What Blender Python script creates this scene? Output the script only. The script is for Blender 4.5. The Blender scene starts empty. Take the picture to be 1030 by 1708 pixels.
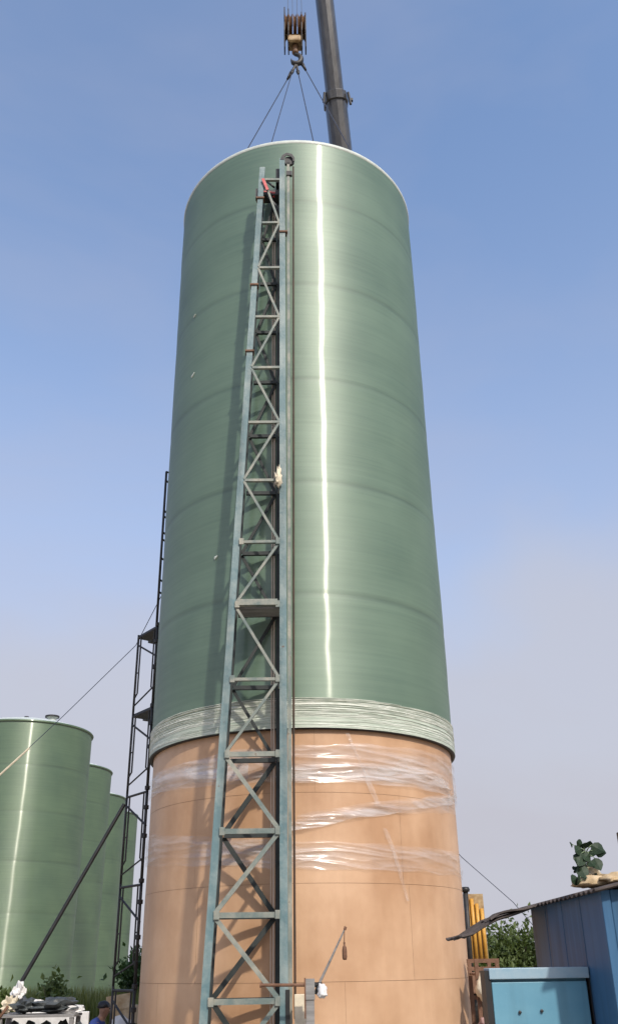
import bpy, bmesh, math, random
from mathutils import Vector, Matrix, noise
random.seed(11)
PI = math.pi
scene = bpy.context.scene
col = scene.collection

# ------------------------------------------------------------------ camera
cam_d = bpy.data.cameras.new('camera')
cam = bpy.data.objects.new('camera', cam_d)
col.objects.link(cam)
pitch, yaw, roll = 0.4639, 0.0115, -0.0163
F = Vector((math.sin(yaw)*math.cos(pitch), math.cos(yaw)*math.cos(pitch), math.sin(pitch)))
Rv = F.cross(Vector((0, 0, 1))).normalized()
Uv = Rv.cross(F)
cr, sr = math.cos(roll), math.sin(roll)
Rr, Ur = Rv*cr + Uv*sr, Uv*cr - Rv*sr
m = Matrix((Rr, Ur, -F)).transposed().to_4x4()
m.translation = Vector((0, 0, 1.55))
cam.matrix_world = m
cam_d.sensor_fit = 'VERTICAL'
cam_d.sensor_height = 24
cam_d.lens = 24*1508.1/1708
cam_d.clip_end = 6000
scene.camera = cam

# ------------------------------------------------------------------ sky, sun
SUN_AZ, SUN_EL = math.radians(22.5), math.radians(40)      # azimuth measured from -Y towards +X
sdir = Vector((math.sin(SUN_AZ)*math.cos(SUN_EL), -math.cos(SUN_AZ)*math.cos(SUN_EL), math.sin(SUN_EL)))
world = bpy.data.worlds.new('World')
scene.world = world
world.use_nodes = True
wn, wl = world.node_tree.nodes, world.node_tree.links
wn.clear()
sky = wn.new('ShaderNodeTexSky')
sky.sky_type = 'NISHITA'
sky.sun_disc = False
sky.sun_elevation = SUN_EL
sky.sun_rotation = math.atan2(sdir.x, sdir.y)
sky.altitude = 20
sky.air_density = 1.0
sky.dust_density = 2.0
sky.ozone_density = 2.2
bg = wn.new('ShaderNodeBackground')
bg.inputs['Strength'].default_value = 0.15
wo = wn.new('ShaderNodeOutputWorld')
tc = wn.new('ShaderNodeTexCoord')
# thin drifting cloud: soft noise over the direction, thicker low down
mp = wn.new('ShaderNodeMapping')
mp.inputs['Scale'].default_value = (1.5, 1.5, 3.4)
mp.inputs['Location'].default_value = (0.55, 0.2, 0.1)
nz = wn.new('ShaderNodeTexNoise')
nz.inputs['Scale'].default_value = 1.15
nz.inputs['Detail'].default_value = 5
nz.inputs['Roughness'].default_value = 0.52
nz.inputs['Distortion'].default_value = 0.3
rp = wn.new('ShaderNodeValToRGB')
rp.color_ramp.elements[0].position = 0.42
rp.color_ramp.elements[0].color = (0, 0, 0, 1)
rp.color_ramp.elements[1].position = 0.78
rp.color_ramp.elements[1].color = (1, 1, 1, 1)
sep = wn.new('ShaderNodeSeparateXYZ')
low = wn.new('ShaderNodeMapRange')
low.interpolation_type = 'SMOOTHSTEP'
low.inputs['From Min'].default_value = 0.02
low.inputs['From Max'].default_value = 0.80
low.inputs['To Min'].default_value = 0.86
low.inputs['To Max'].default_value = 0.0
mul = wn.new('ShaderNodeMath'); mul.operation = 'MULTIPLY_ADD'
mul.inputs[1].default_value = 0.40; mul.use_clamp = True
mix = wn.new('ShaderNodeMixRGB')
mix.inputs['Color2'].default_value = (1.90, 1.90, 2.26, 1)
wl.new(tc.outputs['Generated'], mp.inputs['Vector'])
wl.new(mp.outputs['Vector'], nz.inputs['Vector'])
wl.new(nz.outputs['Fac'], rp.inputs['Fac'])
wl.new(tc.outputs['Generated'], sep.inputs['Vector'])
wl.new(sep.outputs['Z'], low.inputs['Value'])
wl.new(rp.outputs['Color'], mul.inputs[0])
wl.new(low.outputs['Result'], mul.inputs[2])
wl.new(mul.outputs['Value'], mix.inputs['Fac'])
wl.new(sky.outputs['Color'], mix.inputs['Color1'])
# a low bank of soft haze cloud with an uneven upper edge
nz2 = wn.new('ShaderNodeTexNoise')
nz2.inputs['Scale'].default_value = 2.6; nz2.inputs['Detail'].default_value = 4; nz2.inputs['Roughness'].default_value = 0.5
wl.new(tc.outputs['Generated'], nz2.inputs['Vector'])
e1 = wn.new('ShaderNodeMath'); e1.operation = 'MULTIPLY_ADD'; e1.inputs[1].default_value = 0.42; e1.inputs[2].default_value = 0.15
wl.new(nz2.outputs['Fac'], e1.inputs[0])
e2 = wn.new('ShaderNodeMath'); e2.operation = 'MULTIPLY_ADD'; e2.inputs[1].default_value = 0.16
wl.new(sep.outputs['X'], e2.inputs[0]); wl.new(e1.outputs[0], e2.inputs[2])
e3 = wn.new('ShaderNodeMath'); e3.operation = 'SUBTRACT'
wl.new(e2.outputs[0], e3.inputs[0]); wl.new(sep.outputs['Z'], e3.inputs[1])
e4 = wn.new('ShaderNodeMapRange'); e4.interpolation_type = 'SMOOTHSTEP'
e4.inputs['From Min'].default_value = -0.05; e4.inputs['From Max'].default_value = 0.11; e4.inputs['To Max'].default_value = 0.70
wl.new(e3.outputs[0], e4.inputs['Value'])
mix2 = wn.new('ShaderNodeMixRGB'); mix2.inputs['Color2'].default_value = (2.12, 2.13, 2.38, 1)
wl.new(e4.outputs['Result'], mix2.inputs['Fac']); wl.new(mix.outputs['Color'], mix2.inputs['Color1'])
wl.new(mix2.outputs['Color'], bg.inputs['Color'])
wl.new(bg.outputs['Background'], wo.inputs['Surface'])

sun_d = bpy.data.lights.new('sun', 'SUN')
sun_d.energy = 2.0
sun_d.angle = math.radians(1.8)
sun_d.color = (1.0, 0.93, 0.82)
sun = bpy.data.objects.new('sun', sun_d)
sun.rotation_euler = sdir.to_track_quat('Z', 'Y').to_euler()
sun.location = (20, -40, 40)
col.objects.link(sun)

scene.render.engine = 'CYCLES'
vs = scene.view_settings
vs.view_transform = 'Standard'
vs.look = 'None'
vs.exposure = 0.85
vs.gamma = 1.0
vs.use_curve_mapping = False

# ------------------------------------------------------------------ materials
def mat(name, c, rough=0.6, metal=0.0, var=0.15, scale=4.0, bump=0.0, bscale=40.0, c2=None, stretch=(1, 1, 1),
        spec=0.5, lo=0.35, hi=0.7, coat=0.0, detail=5.0, streak=0.0, rustc=None, rust_lo=0.62):
    m = bpy.data.materials.new(name)
    m.use_nodes = True
    n, l = m.node_tree.nodes, m.node_tree.links
    b = n['Principled BSDF']
    t = n.new('ShaderNodeTexCoord')
    mp = n.new('ShaderNodeMapping'); mp.inputs['Scale'].default_value = stretch
    l.new(t.outputs['Object'], mp.inputs['Vector'])
    z = n.new('ShaderNodeTexNoise')
    z.inputs['Scale'].default_value = scale; z.inputs['Detail'].default_value = detail; z.inputs['Roughness'].default_value = 0.6
    l.new(mp.outputs['Vector'], z.inputs['Vector'])
    r = n.new('ShaderNodeValToRGB')
    r.color_ramp.elements[0].position, r.color_ramp.elements[1].position = lo, hi
    if c2 is None:
        a = [max(0, x*(1-var)) for x in c]; d = [min(1, x*(1+var)) for x in c]
    else:
        a, d = c, c2
    r.color_ramp.elements[0].color = (*a, 1); r.color_ramp.elements[1].color = (*d, 1)
    l.new(z.outputs['Fac'], r.inputs['Fac'])
    last = r.outputs['Color']
    if streak > 0:       # grime washed down the surface
        mp3 = n.new('ShaderNodeMapping'); mp3.inputs['Scale'].default_value = (5, 5, 0.35)
        l.new(t.outputs['Object'], mp3.inputs['Vector'])
        z3 = n.new('ShaderNodeTexNoise'); z3.inputs['Scale'].default_value = 1.6; z3.inputs['Detail'].default_value = 6
        l.new(mp3.outputs['Vector'], z3.inputs['Vector'])
        r3 = n.new('ShaderNodeMapRange'); r3.inputs['From Min'].default_value = 0.45; r3.inputs['From Max'].default_value = 0.75; r3.inputs['To Max'].default_value = streak
        l.new(z3.outputs['Fac'], r3.inputs['Value'])
        m3 = n.new('ShaderNodeMixRGB'); m3.blend_type = 'MULTIPLY'; m3.inputs['Color2'].default_value = (0.42, 0.36, 0.32, 1)
        l.new(r3.outputs['Result'], m3.inputs['Fac']); l.new(last, m3.inputs['Color1']); last = m3.outputs['Color']
    if rustc is not None:
        z4 = n.new('ShaderNodeTexNoise'); z4.inputs['Scale'].default_value = 7; z4.inputs['Detail'].default_value = 8; z4.inputs['Roughness'].default_value = 0.7
        l.new(t.outputs['Object'], z4.inputs['Vector'])
        r4 = n.new('ShaderNodeMapRange'); r4.inputs['From Min'].default_value = rust_lo; r4.inputs['From Max'].default_value = rust_lo+0.07
        l.new(z4.outputs['Fac'], r4.inputs['Value'])
        m4 = n.new('ShaderNodeMixRGB'); m4.inputs['Color2'].default_value = (*rustc, 1)
        l.new(r4.outputs['Result'], m4.inputs['Fac']); l.new(last, m4.inputs['Color1']); last = m4.outputs['Color']
    l.new(last, b.inputs['Base Color'])
    b.inputs['Roughness'].default_value = rough
    b.inputs['Metallic'].default_value = metal
    b.inputs['Specular IOR Level'].default_value = spec
    b.inputs['Coat Weight'].default_value = coat
    b.inputs['Coat Roughness'].default_value = 0.1
    if bump > 0:
        z2 = n.new('ShaderNodeTexNoise'); z2.inputs['Scale'].default_value = bscale; z2.inputs['Detail'].default_value = 4
        l.new(mp.outputs['Vector'], z2.inputs['Vector'])
        bp = n.new('ShaderNodeBump'); bp.inputs['Strength'].default_value = 1.0; bp.inputs['Distance'].default_value = bump
        l.new(z2.outputs['Fac'], bp.inputs['Height'])
        l.new(bp.outputs['Normal'], b.inputs['Normal'])
    return m

def glass_fibre(name, c1, c2, gloss=0.07, joint=0.72, sheen=0.07, spec=0.18):
    """hoop-wound fibreglass: fine horizontal windings stretch the highlight up and down"""
    m = bpy.data.materials.new(name); m.use_nodes = True
    n, l = m.node_tree.nodes, m.node_tree.links
    b = n['Principled BSDF']; out = n['Material Output']
    t = n.new('ShaderNodeTexCoord')
    mp = n.new('ShaderNodeMapping'); mp.inputs['Scale'].default_value = (0.22, 0.22, 9.0)
    l.new(t.outputs['Object'], mp.inputs['Vector'])
    z = n.new('ShaderNodeTexNoise'); z.inputs['Scale'].default_value = 2.2; z.inputs['Detail'].default_value = 7; z.inputs['Roughness'].default_value = 0.62
    l.new(mp.outputs['Vector'], z.inputs['Vector'])
    z0 = n.new('ShaderNodeTexNoise'); z0.inputs['Scale'].default_value = 0.8; z0.inputs['Detail'].default_value = 3
    l.new(t.outputs['Object'], z0.inputs['Vector'])
    ad = n.new('ShaderNodeMath'); ad.operation = 'MULTIPLY_ADD'; ad.inputs[1].default_value = 0.6
    l.new(z0.outputs['Fac'], ad.inputs[0])
    sc = n.new('ShaderNodeMath'); sc.operation = 'MULTIPLY'; sc.inputs[1].default_value = 0.55
    l.new(z.outputs['Fac'], sc.inputs[0]); l.new(sc.outputs[0], ad.inputs[2])
    r = n.new('ShaderNodeValToRGB')
    r.color_ramp.elements[0].position, r.color_ramp.elements[1].position = 0.36, 0.7
    r.color_ramp.elements[0].color = (*c1, 1); r.color_ramp.elements[1].color = (*c2, 1)
    l.new(ad.outputs[0], r.inputs['Fac'])
    # resin-rich joint bands carried by the mesh attribute "joint"
    at = n.new('ShaderNodeAttribute'); at.attribute_name = 'joint'
    mj = n.new('ShaderNodeMixRGB'); mj.blend_type = 'MULTIPLY'; mj.inputs['Color2'].default_value = (joint, joint*1.02, joint*1.02, 1)
    l.new(at.outputs['Fac'], mj.inputs['Fac']); l.new(r.outputs['Color'], mj.inputs['Color1'])
    l.new(mj.outputs['Color'], b.inputs['Base Color'])
    b.inputs['Roughness'].default_value = 0.5
    b.inputs['Specular IOR Level'].default_value = spec
    # windings
    mp2 = n.new('ShaderNodeMapping'); mp2.inputs['Scale'].default_value = (0.35, 0.35, 30.0)
    l.new(t.outputs['Object'], mp2.inputs['Vector'])
    z2 = n.new('ShaderNodeTexNoise'); z2.inputs['Scale'].default_value = 3.0; z2.inputs['Detail'].default_value = 4
    l.new(mp2.outputs['Vector'], z2.inputs['Vector'])
    bp = n.new('ShaderNodeBump'); bp.inputs['Strength'].default_value = 0.6; bp.inputs['Distance'].default_value = 0.0012
    l.new(z2.outputs['Fac'], bp.inputs['Height']); l.new(bp.outputs['Normal'], b.inputs['Normal'])
    tg = n.new('ShaderNodeTangent'); tg.direction_type = 'RADIAL'; tg.axis = 'Z'
    g = n.new('ShaderNodeBsdfAnisotropic'); g.distribution = 'GGX'
    g.inputs['Color'].default_value = (1, 1, 0.95, 1)
    g.inputs['Roughness'].default_value = 0.19
    g.inputs['Anisotropy'].default_value = 0.76
    g.inputs['Rotation'].default_value = 0.0
    l.new(tg.outputs['Tangent'], g.inputs['Tangent'])
    g2 = n.new('ShaderNodeBsdfAnisotropic'); g2.distribution = 'GGX'
    g2.inputs['Color'].default_value = (0.86, 1, 0.86, 1)
    g2.inputs['Roughness'].default_value = 0.56
    g2.inputs['Anisotropy'].default_value = 0.40
    l.new(tg.outputs['Tangent'], g2.inputs['Tangent'])
    ms = n.new('ShaderNodeMixShader'); ms.inputs['Fac'].default_value = gloss
    ms2 = n.new('ShaderNodeMixShader'); ms2.inputs['Fac'].default_value = sheen
    l.new(b.outputs['BSDF'], ms2.inputs[1]); l.new(g2.outputs['BSDF'], ms2.inputs[2])
    l.new(ms2.outputs['Shader'], ms.inputs[1]); l.new(g.outputs['BSDF'], ms.inputs[2])
    l.new(ms.outputs['Shader'], out.inputs['Surface'])
    return m

def film_mat(name):
    m = bpy.data.materials.new(name); m.use_nodes = True
    n, l = m.node_tree.nodes, m.node_tree.links
    b = n['Principled BSDF']; out = n['Material Output']
    b.inputs['Base Color'].default_value = (0.80, 0.77, 0.75, 1)
    b.inputs['Roughness'].default_value = 0.4
    t = n.new('ShaderNodeTexCoord')
    mp = n.new('ShaderNodeMapping'); mp.inputs['Scale'].default_value = (0.8, 0.8, 3.0)
    l.new(t.outputs['Object'], mp.inputs['Vector'])
    z = n.new('ShaderNodeTexNoise'); z.inputs['Scale'].default_value = 1.3; z.inputs['Detail'].default_value = 3
    l.new(mp.outputs['Vector'], z.inputs['Vector'])
    mr = n.new('ShaderNodeMapRange'); mr.inputs['From Min'].default_value = 0.3; mr.inputs['From Max'].default_value = 0.7
    mr.inputs['To Min'].default_value = 0.10; mr.inputs['To Max'].default_value = 0.42
    l.new(z.outputs['Fac'], mr.inputs['Value'])
    at = n.new('ShaderNodeAttribute'); at.attribute_name = 'dense'
    mm = n.new('ShaderNodeMath'); mm.operation = 'MULTIPLY'
    l.new(mr.outputs['Result'], mm.inputs[0]); l.new(at.outputs['Fac'], mm.inputs[1])
    z2 = n.new('ShaderNodeTexNoise'); z2.noise_type = 'RIDGED_MULTIFRACTAL'; z2.inputs['Scale'].default_value = 3.2; z2.inputs['Detail'].default_value = 4; z2.inputs['Distortion'].default_value = 0.6
    l.new(mp.outputs['Vector'], z2.inputs['Vector'])
    bp = n.new('ShaderNodeBump'); bp.inputs['Strength'].default_value = 0.7; bp.inputs['Distance'].default_value = 0.02
    l.new(z2.outputs['Fac'], bp.inputs['Height']); l.new(bp.outputs['Normal'], b.inputs['Normal'])
    tr = n.new('ShaderNodeBsdfTransparent')
    ms = n.new('ShaderNodeMixShader')
    l.new(mm.outputs[0], ms.inputs['Fac']); l.new(tr.outputs[0], ms.inputs[1]); l.new(b.outputs[0], ms.inputs[2])
    gl = n.new('ShaderNodeBsdfGlossy'); gl.inputs['Roughness'].default_value = 0.22
    l.new(bp.outputs['Normal'], gl.inputs['Normal'])
    ga = n.new('ShaderNodeMath'); ga.operation = 'MULTIPLY'; ga.inputs[1].default_value = 0.09
    l.new(at.outputs['Fac'], ga.inputs[0])
    ms2 = n.new('ShaderNodeMixShader')
    l.new(ga.outputs[0], ms2.inputs['Fac']); l.new(ms.outputs[0], ms2.inputs[1]); l.new(gl.outputs[0], ms2.inputs[2])
    l.new(ms2.outputs[0], out.inputs['Surface'])
    return m

def leaf_mat(name, c1, c2):
    m = mat(name, c1, 0.55, c2=c2, scale=1.7, spec=0.35)
    n, l = m.node_tree.nodes, m.node_tree.links
    b = n['Principled BSDF']; out = n['Material Output']
    tr = n.new('ShaderNodeBsdfTranslucent'); tr.inputs['Color'].default_value = (c2[0]*1.2, c2[1]*1.3, c2[2]*0.6, 1)
    ms = n.new('ShaderNodeMixShader'); ms.inputs['Fac'].default_value = 0.25
    l.new(b.outputs[0], ms.inputs[1]); l.new(tr.outputs[0], ms.inputs[2]); l.new(ms.outputs[0], out.inputs['Surface'])
    return m

M = {
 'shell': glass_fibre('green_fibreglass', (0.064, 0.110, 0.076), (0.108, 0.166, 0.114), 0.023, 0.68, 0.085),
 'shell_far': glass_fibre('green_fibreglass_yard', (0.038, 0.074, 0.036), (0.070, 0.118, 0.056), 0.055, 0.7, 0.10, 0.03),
 'lip': mat('pale_resin_lip', (0.50, 0.54, 0.50), 0.5, var=0.1, scale=6, bump=0.003, bscale=30),
 'roving': mat('pale_glass_roving', (0.27, 0.33, 0.26), 0.45, c2=(0.48, 0.52, 0.44), scale=2.5, stretch=(1.0, 1.0, 40), lo=0.38, hi=0.62),
 'strand': mat('white_glass_strand', (0.40, 0.45, 0.37), 0.4, c2=(0.68, 0.70, 0.62), scale=3, stretch=(1.5, 1.5, 12), lo=0.35, hi=0.6),
 'mould': mat('tan_mould_paint', (0.40, 0.228, 0.122), 0.5, c2=(0.58, 0.375, 0.232), scale=0.75, bump=0.0015, bscale=10, stretch=(1, 1, 0.8), streak=0.10, rustc=(0.33, 0.19, 0.10), rust_lo=0.70),
 'seamcore': mat('mould_core', (0.27, 0.155, 0.085), 0.8),
 'film': film_mat('clear_wrapping_film'),
 'tape': mat('pale_tape', (0.56, 0.45, 0.36), 0.35, var=0.12, scale=6),
 'mast': mat('weathered_blue_paint', (0.095, 0.165, 0.18), 0.55, c2=(0.21, 0.265, 0.26), scale=3.0, bump=0.004, bscale=25, lo=0.42, hi=0.66, streak=0.5, rustc=(0.10, 0.055, 0.035), rust_lo=0.64),
 'mast_brace': mat('weathered_grey_paint', (0.115, 0.150, 0.140), 0.6, c2=(0.29, 0.28, 0.23), scale=3.5, bump=0.003, bscale=25, lo=0.4, hi=0.7, rustc=(0.09, 0.05, 0.03), rust_lo=0.63),
 'mast_dark': mat('near_black_mast_tone', (0.010, 0.016, 0.016), 0.7, c2=(0.030, 0.034, 0.032), scale=3.5, lo=0.4, hi=0.7),  # near-black tone for the rear legs and braces
 'rust': mat('rusty_steel', (0.10, 0.045, 0.022), 0.75, c2=(0.19, 0.10, 0.06), scale=9, bump=0.002),
 'oldrope': mat('greasy_rope', (0.030, 0.020, 0.012), 0.7, c2=(0.075, 0.038, 0.022), scale=3),
 'dark': mat('dark_steel', (0.020, 0.021, 0.024), 0.55, 0.3, c2=(0.05, 0.045, 0.042), scale=6),
 'black': mat('black_rubber', (0.012, 0.012, 0.013), 0.5, var=0.4, scale=6),
 'wire': mat('steel_wire', (0.05, 0.06, 0.09), 0.5, 0.4),
 'boom': mat('grey_boom_paint', (0.065, 0.067, 0.072), 0.28, c2=(0.12, 0.118, 0.115), scale=1.0, stretch=(1, 1, 0.25), metal=0.5, streak=0.5),
 'yellow': mat('crane_yellow_paint', (0.50, 0.25, 0.035), 0.45, c2=(0.62, 0.35, 0.07), scale=2),
 'hookyel': mat('faded_yellow_paint', (0.22, 0.13, 0.05), 0.6, c2=(0.42, 0.31, 0.17), scale=6),
 'sheave': mat('rusty_sheave', (0.09, 0.045, 0.025), 0.6, c2=(0.21, 0.12, 0.06), scale=8),
 'cabinet': mat('light_blue_paint', (0.085, 0.235, 0.33), 0.5, c2=(0.115, 0.275, 0.365), scale=2.5, bump=0.0015, bscale=12, streak=0.35, rustc=(0.10, 0.07, 0.06), rust_lo=0.71),
 'cabtop': mat('faded_blue_trim', (0.20, 0.32, 0.40), 0.5, c2=(0.30, 0.38, 0.43), scale=5),
 'shed': mat('blue_shed_paint', (0.032, 0.095, 0.19), 0.55, c2=(0.05, 0.13, 0.235), scale=2, stretch=(1, 1, 0.3), streak=0.55, spec=0.25),
 'sheet': mat('weathered_roof_sheet', (0.035, 0.026, 0.023), 0.75, c2=(0.095, 0.075, 0.066), scale=5, bump=0.003),
 'sack': mat('beige_sack', (0.40, 0.28, 0.15), 0.85, c2=(0.58, 0.47, 0.32), scale=7, bump=0.006, bscale=22),
 'white': mat('white_plastic', (0.66, 0.65, 0.64), 0.5, var=0.12, scale=6, bump=0.006, bscale=16),
 'cream': mat('cream_cloth', (0.60, 0.53, 0.40), 0.8, var=0.15, scale=8, bump=0.006, bscale=18),
 'pink': mat('faded_pink_cloth', (0.34, 0.21, 0.19), 0.85, var=0.2, scale=9),
 'tarp': mat('black_tarp', (0.030, 0.034, 0.036), 0.45, c2=(0.085, 0.095, 0.095), scale=6, bump=0.02, bscale=9),
 'board': mat('grey_board', (0.16, 0.155, 0.15), 0.75, c2=(0.27, 0.26, 0.25), scale=7, stretch=(0.3, 3, 3)),
 'red': mat('red_paint', (0.42, 0.035, 0.035), 0.5, c2=(0.55, 0.12, 0.12), scale=8),
 'ground': mat('dry_dirt', (0.25, 0.21, 0.16), 0.95, c2=(0.38, 0.33, 0.26), scale=0.35, bump=0.03, bscale=6),
 'concrete': mat('concrete', (0.28, 0.27, 0.25), 0.9, var=0.2, scale=1.2, bump=0.003),
 'bark': mat('bark', (0.09, 0.065, 0.045), 0.9, var=0.3, scale=8),
 'leaf_dark': leaf_mat('dark_leaf', (0.020, 0.045, 0.016), (0.050, 0.095, 0.030)),
 'leaf_mid': leaf_mat('mid_leaf', (0.045, 0.075, 0.022), (0.115, 0.150, 0.050)),
 'grass': leaf_mat('dry_grass', (0.065, 0.090, 0.022), (0.16, 0.17, 0.055)),
 'plant': leaf_mat('broad_leaf', (0.012, 0.026, 0.013), (0.032, 0.058, 0.030)),
 'stem': mat('plant_stem', (0.16, 0.22, 0.12), 0.7),
 'skin': mat('skin', (0.33, 0.18, 0.115), 0.55, var=0.08),
 'hair': mat('black_hair', (0.012, 0.010, 0.009), 0.5, var=0.4, scale=30),
 'blue_cloth': mat('navy_cloth', (0.016, 0.035, 0.16), 0.85, c2=(0.028, 0.055, 0.23), scale=6, bump=0.008, bscale=12),
 'trouser': mat('dark_trousers', (0.03, 0.032, 0.04), 0.9, var=0.3),
}

# ------------------------------------------------------------------ builders
class MB:
    def __init__(s): s.v = []; s.f = []
    def add(s, vs, fs):
        o = len(s.v); s.v += [tuple(x) for x in vs]; s.f += [tuple(i+o for i in f) for f in fs]; return s
    def box(s, c, d, rot=None):
        c = Vector(c); vs = []
        for x in (-1, 1):
            for y in (-1, 1):
                for z in (-1, 1):
                    p = Vector((x*d[0]/2, y*d[1]/2, z*d[2]/2))
                    if rot is not None: p = rot @ p
                    vs.append(c+p)
        return s.add(vs, [(0,1,3,2),(4,6,7,5),(0,4,5,1),(2,3,7,6),(0,2,6,4),(1,5,7,3)])
    def bar(s, a, b, w, d, up=(0, 1, 0)):
        """rectangular bar; w across, d along 'up'"""
        a, b = Vector(a), Vector(b); t = (b-a).normalized(); u = Vector(up); u = (u - t*u.dot(t)).normalized(); x = t.cross(u)
        vs = []
        for p in (a, b):
            for i, j in ((-1,-1),(1,-1),(1,1),(-1,1)): vs.append(p + x*i*w/2 + u*j*d/2)
        return s.add(vs, [(0,3,2,1),(4,5,6,7),(0,1,5,4),(1,2,6,5),(2,3,7,6),(3,0,4,7)])
    def angle_iron(s, a, b, w, t, xd, yd):
        """L section: flanges along xd and yd"""
        xd, yd = Vector(xd), Vector(yd); a, b = Vector(a), Vector(b)
        prof = [(0,0),(w,0),(w,t),(t,t),(t,w),(0,w)]
        vs = [p + xd*i + yd*j for p in (a, b) for i, j in prof]
        n = 6
        return s.add(vs, [tuple(range(n)), tuple(range(2*n-1, n-1, -1))] + [(i, (i+1) % n, (i+1) % n+n, i+n) for i in range(n)])
    def tube(s, pts, r, n=8, cap=True):
        pts = [Vector(p) for p in pts]; rs = r if isinstance(r, (list, tuple)) else [r]*len(pts)
        vs = []; prev = None
        for i, p in enumerate(pts):
            t = (pts[min(i+1, len(pts)-1)]-pts[max(i-1, 0)]).normalized()
            if prev is None:
                u = t.orthogonal().normalized()
            else:
                u = (prev - t*prev.dot(t)).normalized()
            prev = u; w = t.cross(u)
            for k in range(n):
                a = 2*PI*k/n; vs.append(p + (u*math.cos(a)+w*math.sin(a))*rs[i])
        fs = []
        for i in range(len(pts)-1):
            for k in range(n):
                fs.append((i*n+k, i*n+(k+1) % n, (i+1)*n+(k+1) % n, (i+1)*n+k))
        if cap:
            fs.append(tuple(range(n-1, -1, -1))); fs.append(tuple((len(pts)-1)*n+k for k in range(n)))
        return s.add(vs, fs)
    def lathe(s, prof, n=32, c=(0, 0, 0), close=False):
        c = Vector(c); vs = []
        for r, z in prof:
            for k in range(n):
                a = 2*PI*k/n; vs.append(c + Vector((r*math.cos(a), r*math.sin(a), z)))
        fs = []
        for i in range(len(prof)-1):
            for k in range(n):
                fs.append((i*n+k, i*n+(k+1) % n, (i+1)*n+(k+1) % n, (i+1)*n+k))
        if close:
            fs.append(tuple(range(n-1, -1, -1))); fs.append(tuple((len(prof)-1)*n+k for k in range(n)))
        return s.add(vs, fs)
    def prism(s, poly, axis, d0, d1):
        """extrude a 2D outline along axis ('x','y','z')"""
        def P(u, v, d): return {'x': (d, u, v), 'y': (u, d, v), 'z': (u, v, d)}[axis]
        n = len(poly)
        vs = [P(u, v, d0) for u, v in poly] + [P(u, v, d1) for u, v in poly]
        return s.add(vs, [tuple(range(n)), tuple(range(2*n-1, n-1, -1))] + [(i, (i+1) % n, (i+1) % n+n, i+n) for i in range(n)])
    def build(s, name, material, parent=None, smooth=False, bevel=0.0, origin=None):
        me = bpy.data.meshes.new(name)
        vs = s.v
        if origin is not None:
            o_ = Vector(origin); vs = [Vector(v)-o_ for v in vs]
        me.from_pydata([tuple(v) for v in vs], [], s.f)
        bm = bmesh.new(); bm.from_mesh(me); bmesh.ops.recalc_face_normals(bm, faces=bm.faces); bm.to_mesh(me); bm.free()
        me.materials.append(M[material])
        if smooth:
            for p in me.polygons: p.use_smooth = True
        o = bpy.data.objects.new(name, me); col.objects.link(o)
        if origin is not None: o.location = origin
        if parent is not None:
            o.parent = parent
            if origin is None: o.location = -Vector(parent.location) if parent.parent is None and parent.type == 'EMPTY' else Vector((0,0,0))
            else: o.location = Vector(origin) - (Vector(parent.location) if parent.parent is None and parent.type == 'EMPTY' else Vector((0,0,0)))
        if bevel > 0:
            b = o.modifiers.new('bevel', 'BEVEL'); b.width = bevel; b.segments = 2; b.limit_method = 'ANGLE'
        return o

def thing(name, label, cat, loc=(0, 0, 0), group=None):
    o = bpy.data.objects.new(name, None); col.objects.link(o)
    o.location = loc; o.empty_display_size = 0.3
    o['label'] = label; o['category'] = cat
    if group: o['group'] = group
    return o
def tag(o, label, cat, group=None):
    o['label'] = label; o['category'] = cat
    if group: o['group'] = group
    return o
def sub(mb, name, material, part, **k):
    """a sub-part, given in world coordinates, below a part that already carries its own offset"""
    o = mb.build(name, material, None, **k)
    base = Vector((0, 0, 0)); p = part
    while p is not None:
        base += Vector(p.location); p = p.parent
    o.parent = part; o.location = Vector(o.location) - base
    return o
def set_attr(o, name, vals):
    a = o.data.attributes.new(name, 'FLOAT', 'POINT')
    a.data.foreach_set('value', vals)
def crumple(name, material, c, d, seed, parent=None, amp=0.25, fs=2.2, sub_=3, flat=0.5, smooth=True):
    """a slumped bag or bundle: displaced ball with a flat base"""
    bm = bmesh.new(); bmesh.ops.create_icosphere(bm, subdivisions=sub_, radius=1.0)
    off = Vector((seed*7.3, seed*3.1, seed*1.7))
    for v in bm.verts:
        p = v.co.copy()
        k = 1 + amp*noise.noise(p*fs+off) + amp*0.5*noise.noise(p*fs*2.7+off) + amp*0.25*abs(noise.noise(p*fs*6+off))
        p = p*k
        if p.z < 0: p.z *= flat
        v.co = Vector((p.x*d[0]/2, p.y*d[1]/2, p.z*d[2]/2))
    zmin = min(v.co.z for v in bm.verts)
    for v in bm.verts:
        v.co.z -= zmin
    me = bpy.data.meshes.new(name); bm.to_mesh(me); bm.free()
    me.materials.append(M[material])
    for p in me.polygons: p.use_smooth = smooth
    o = bpy.data.objects.new(name, me); col.objects.link(o)
    o.location = Vector(c)
    if parent is not None:
        o.parent = parent; o.location = Vector(c) - Vector(parent.location)
    return o

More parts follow.
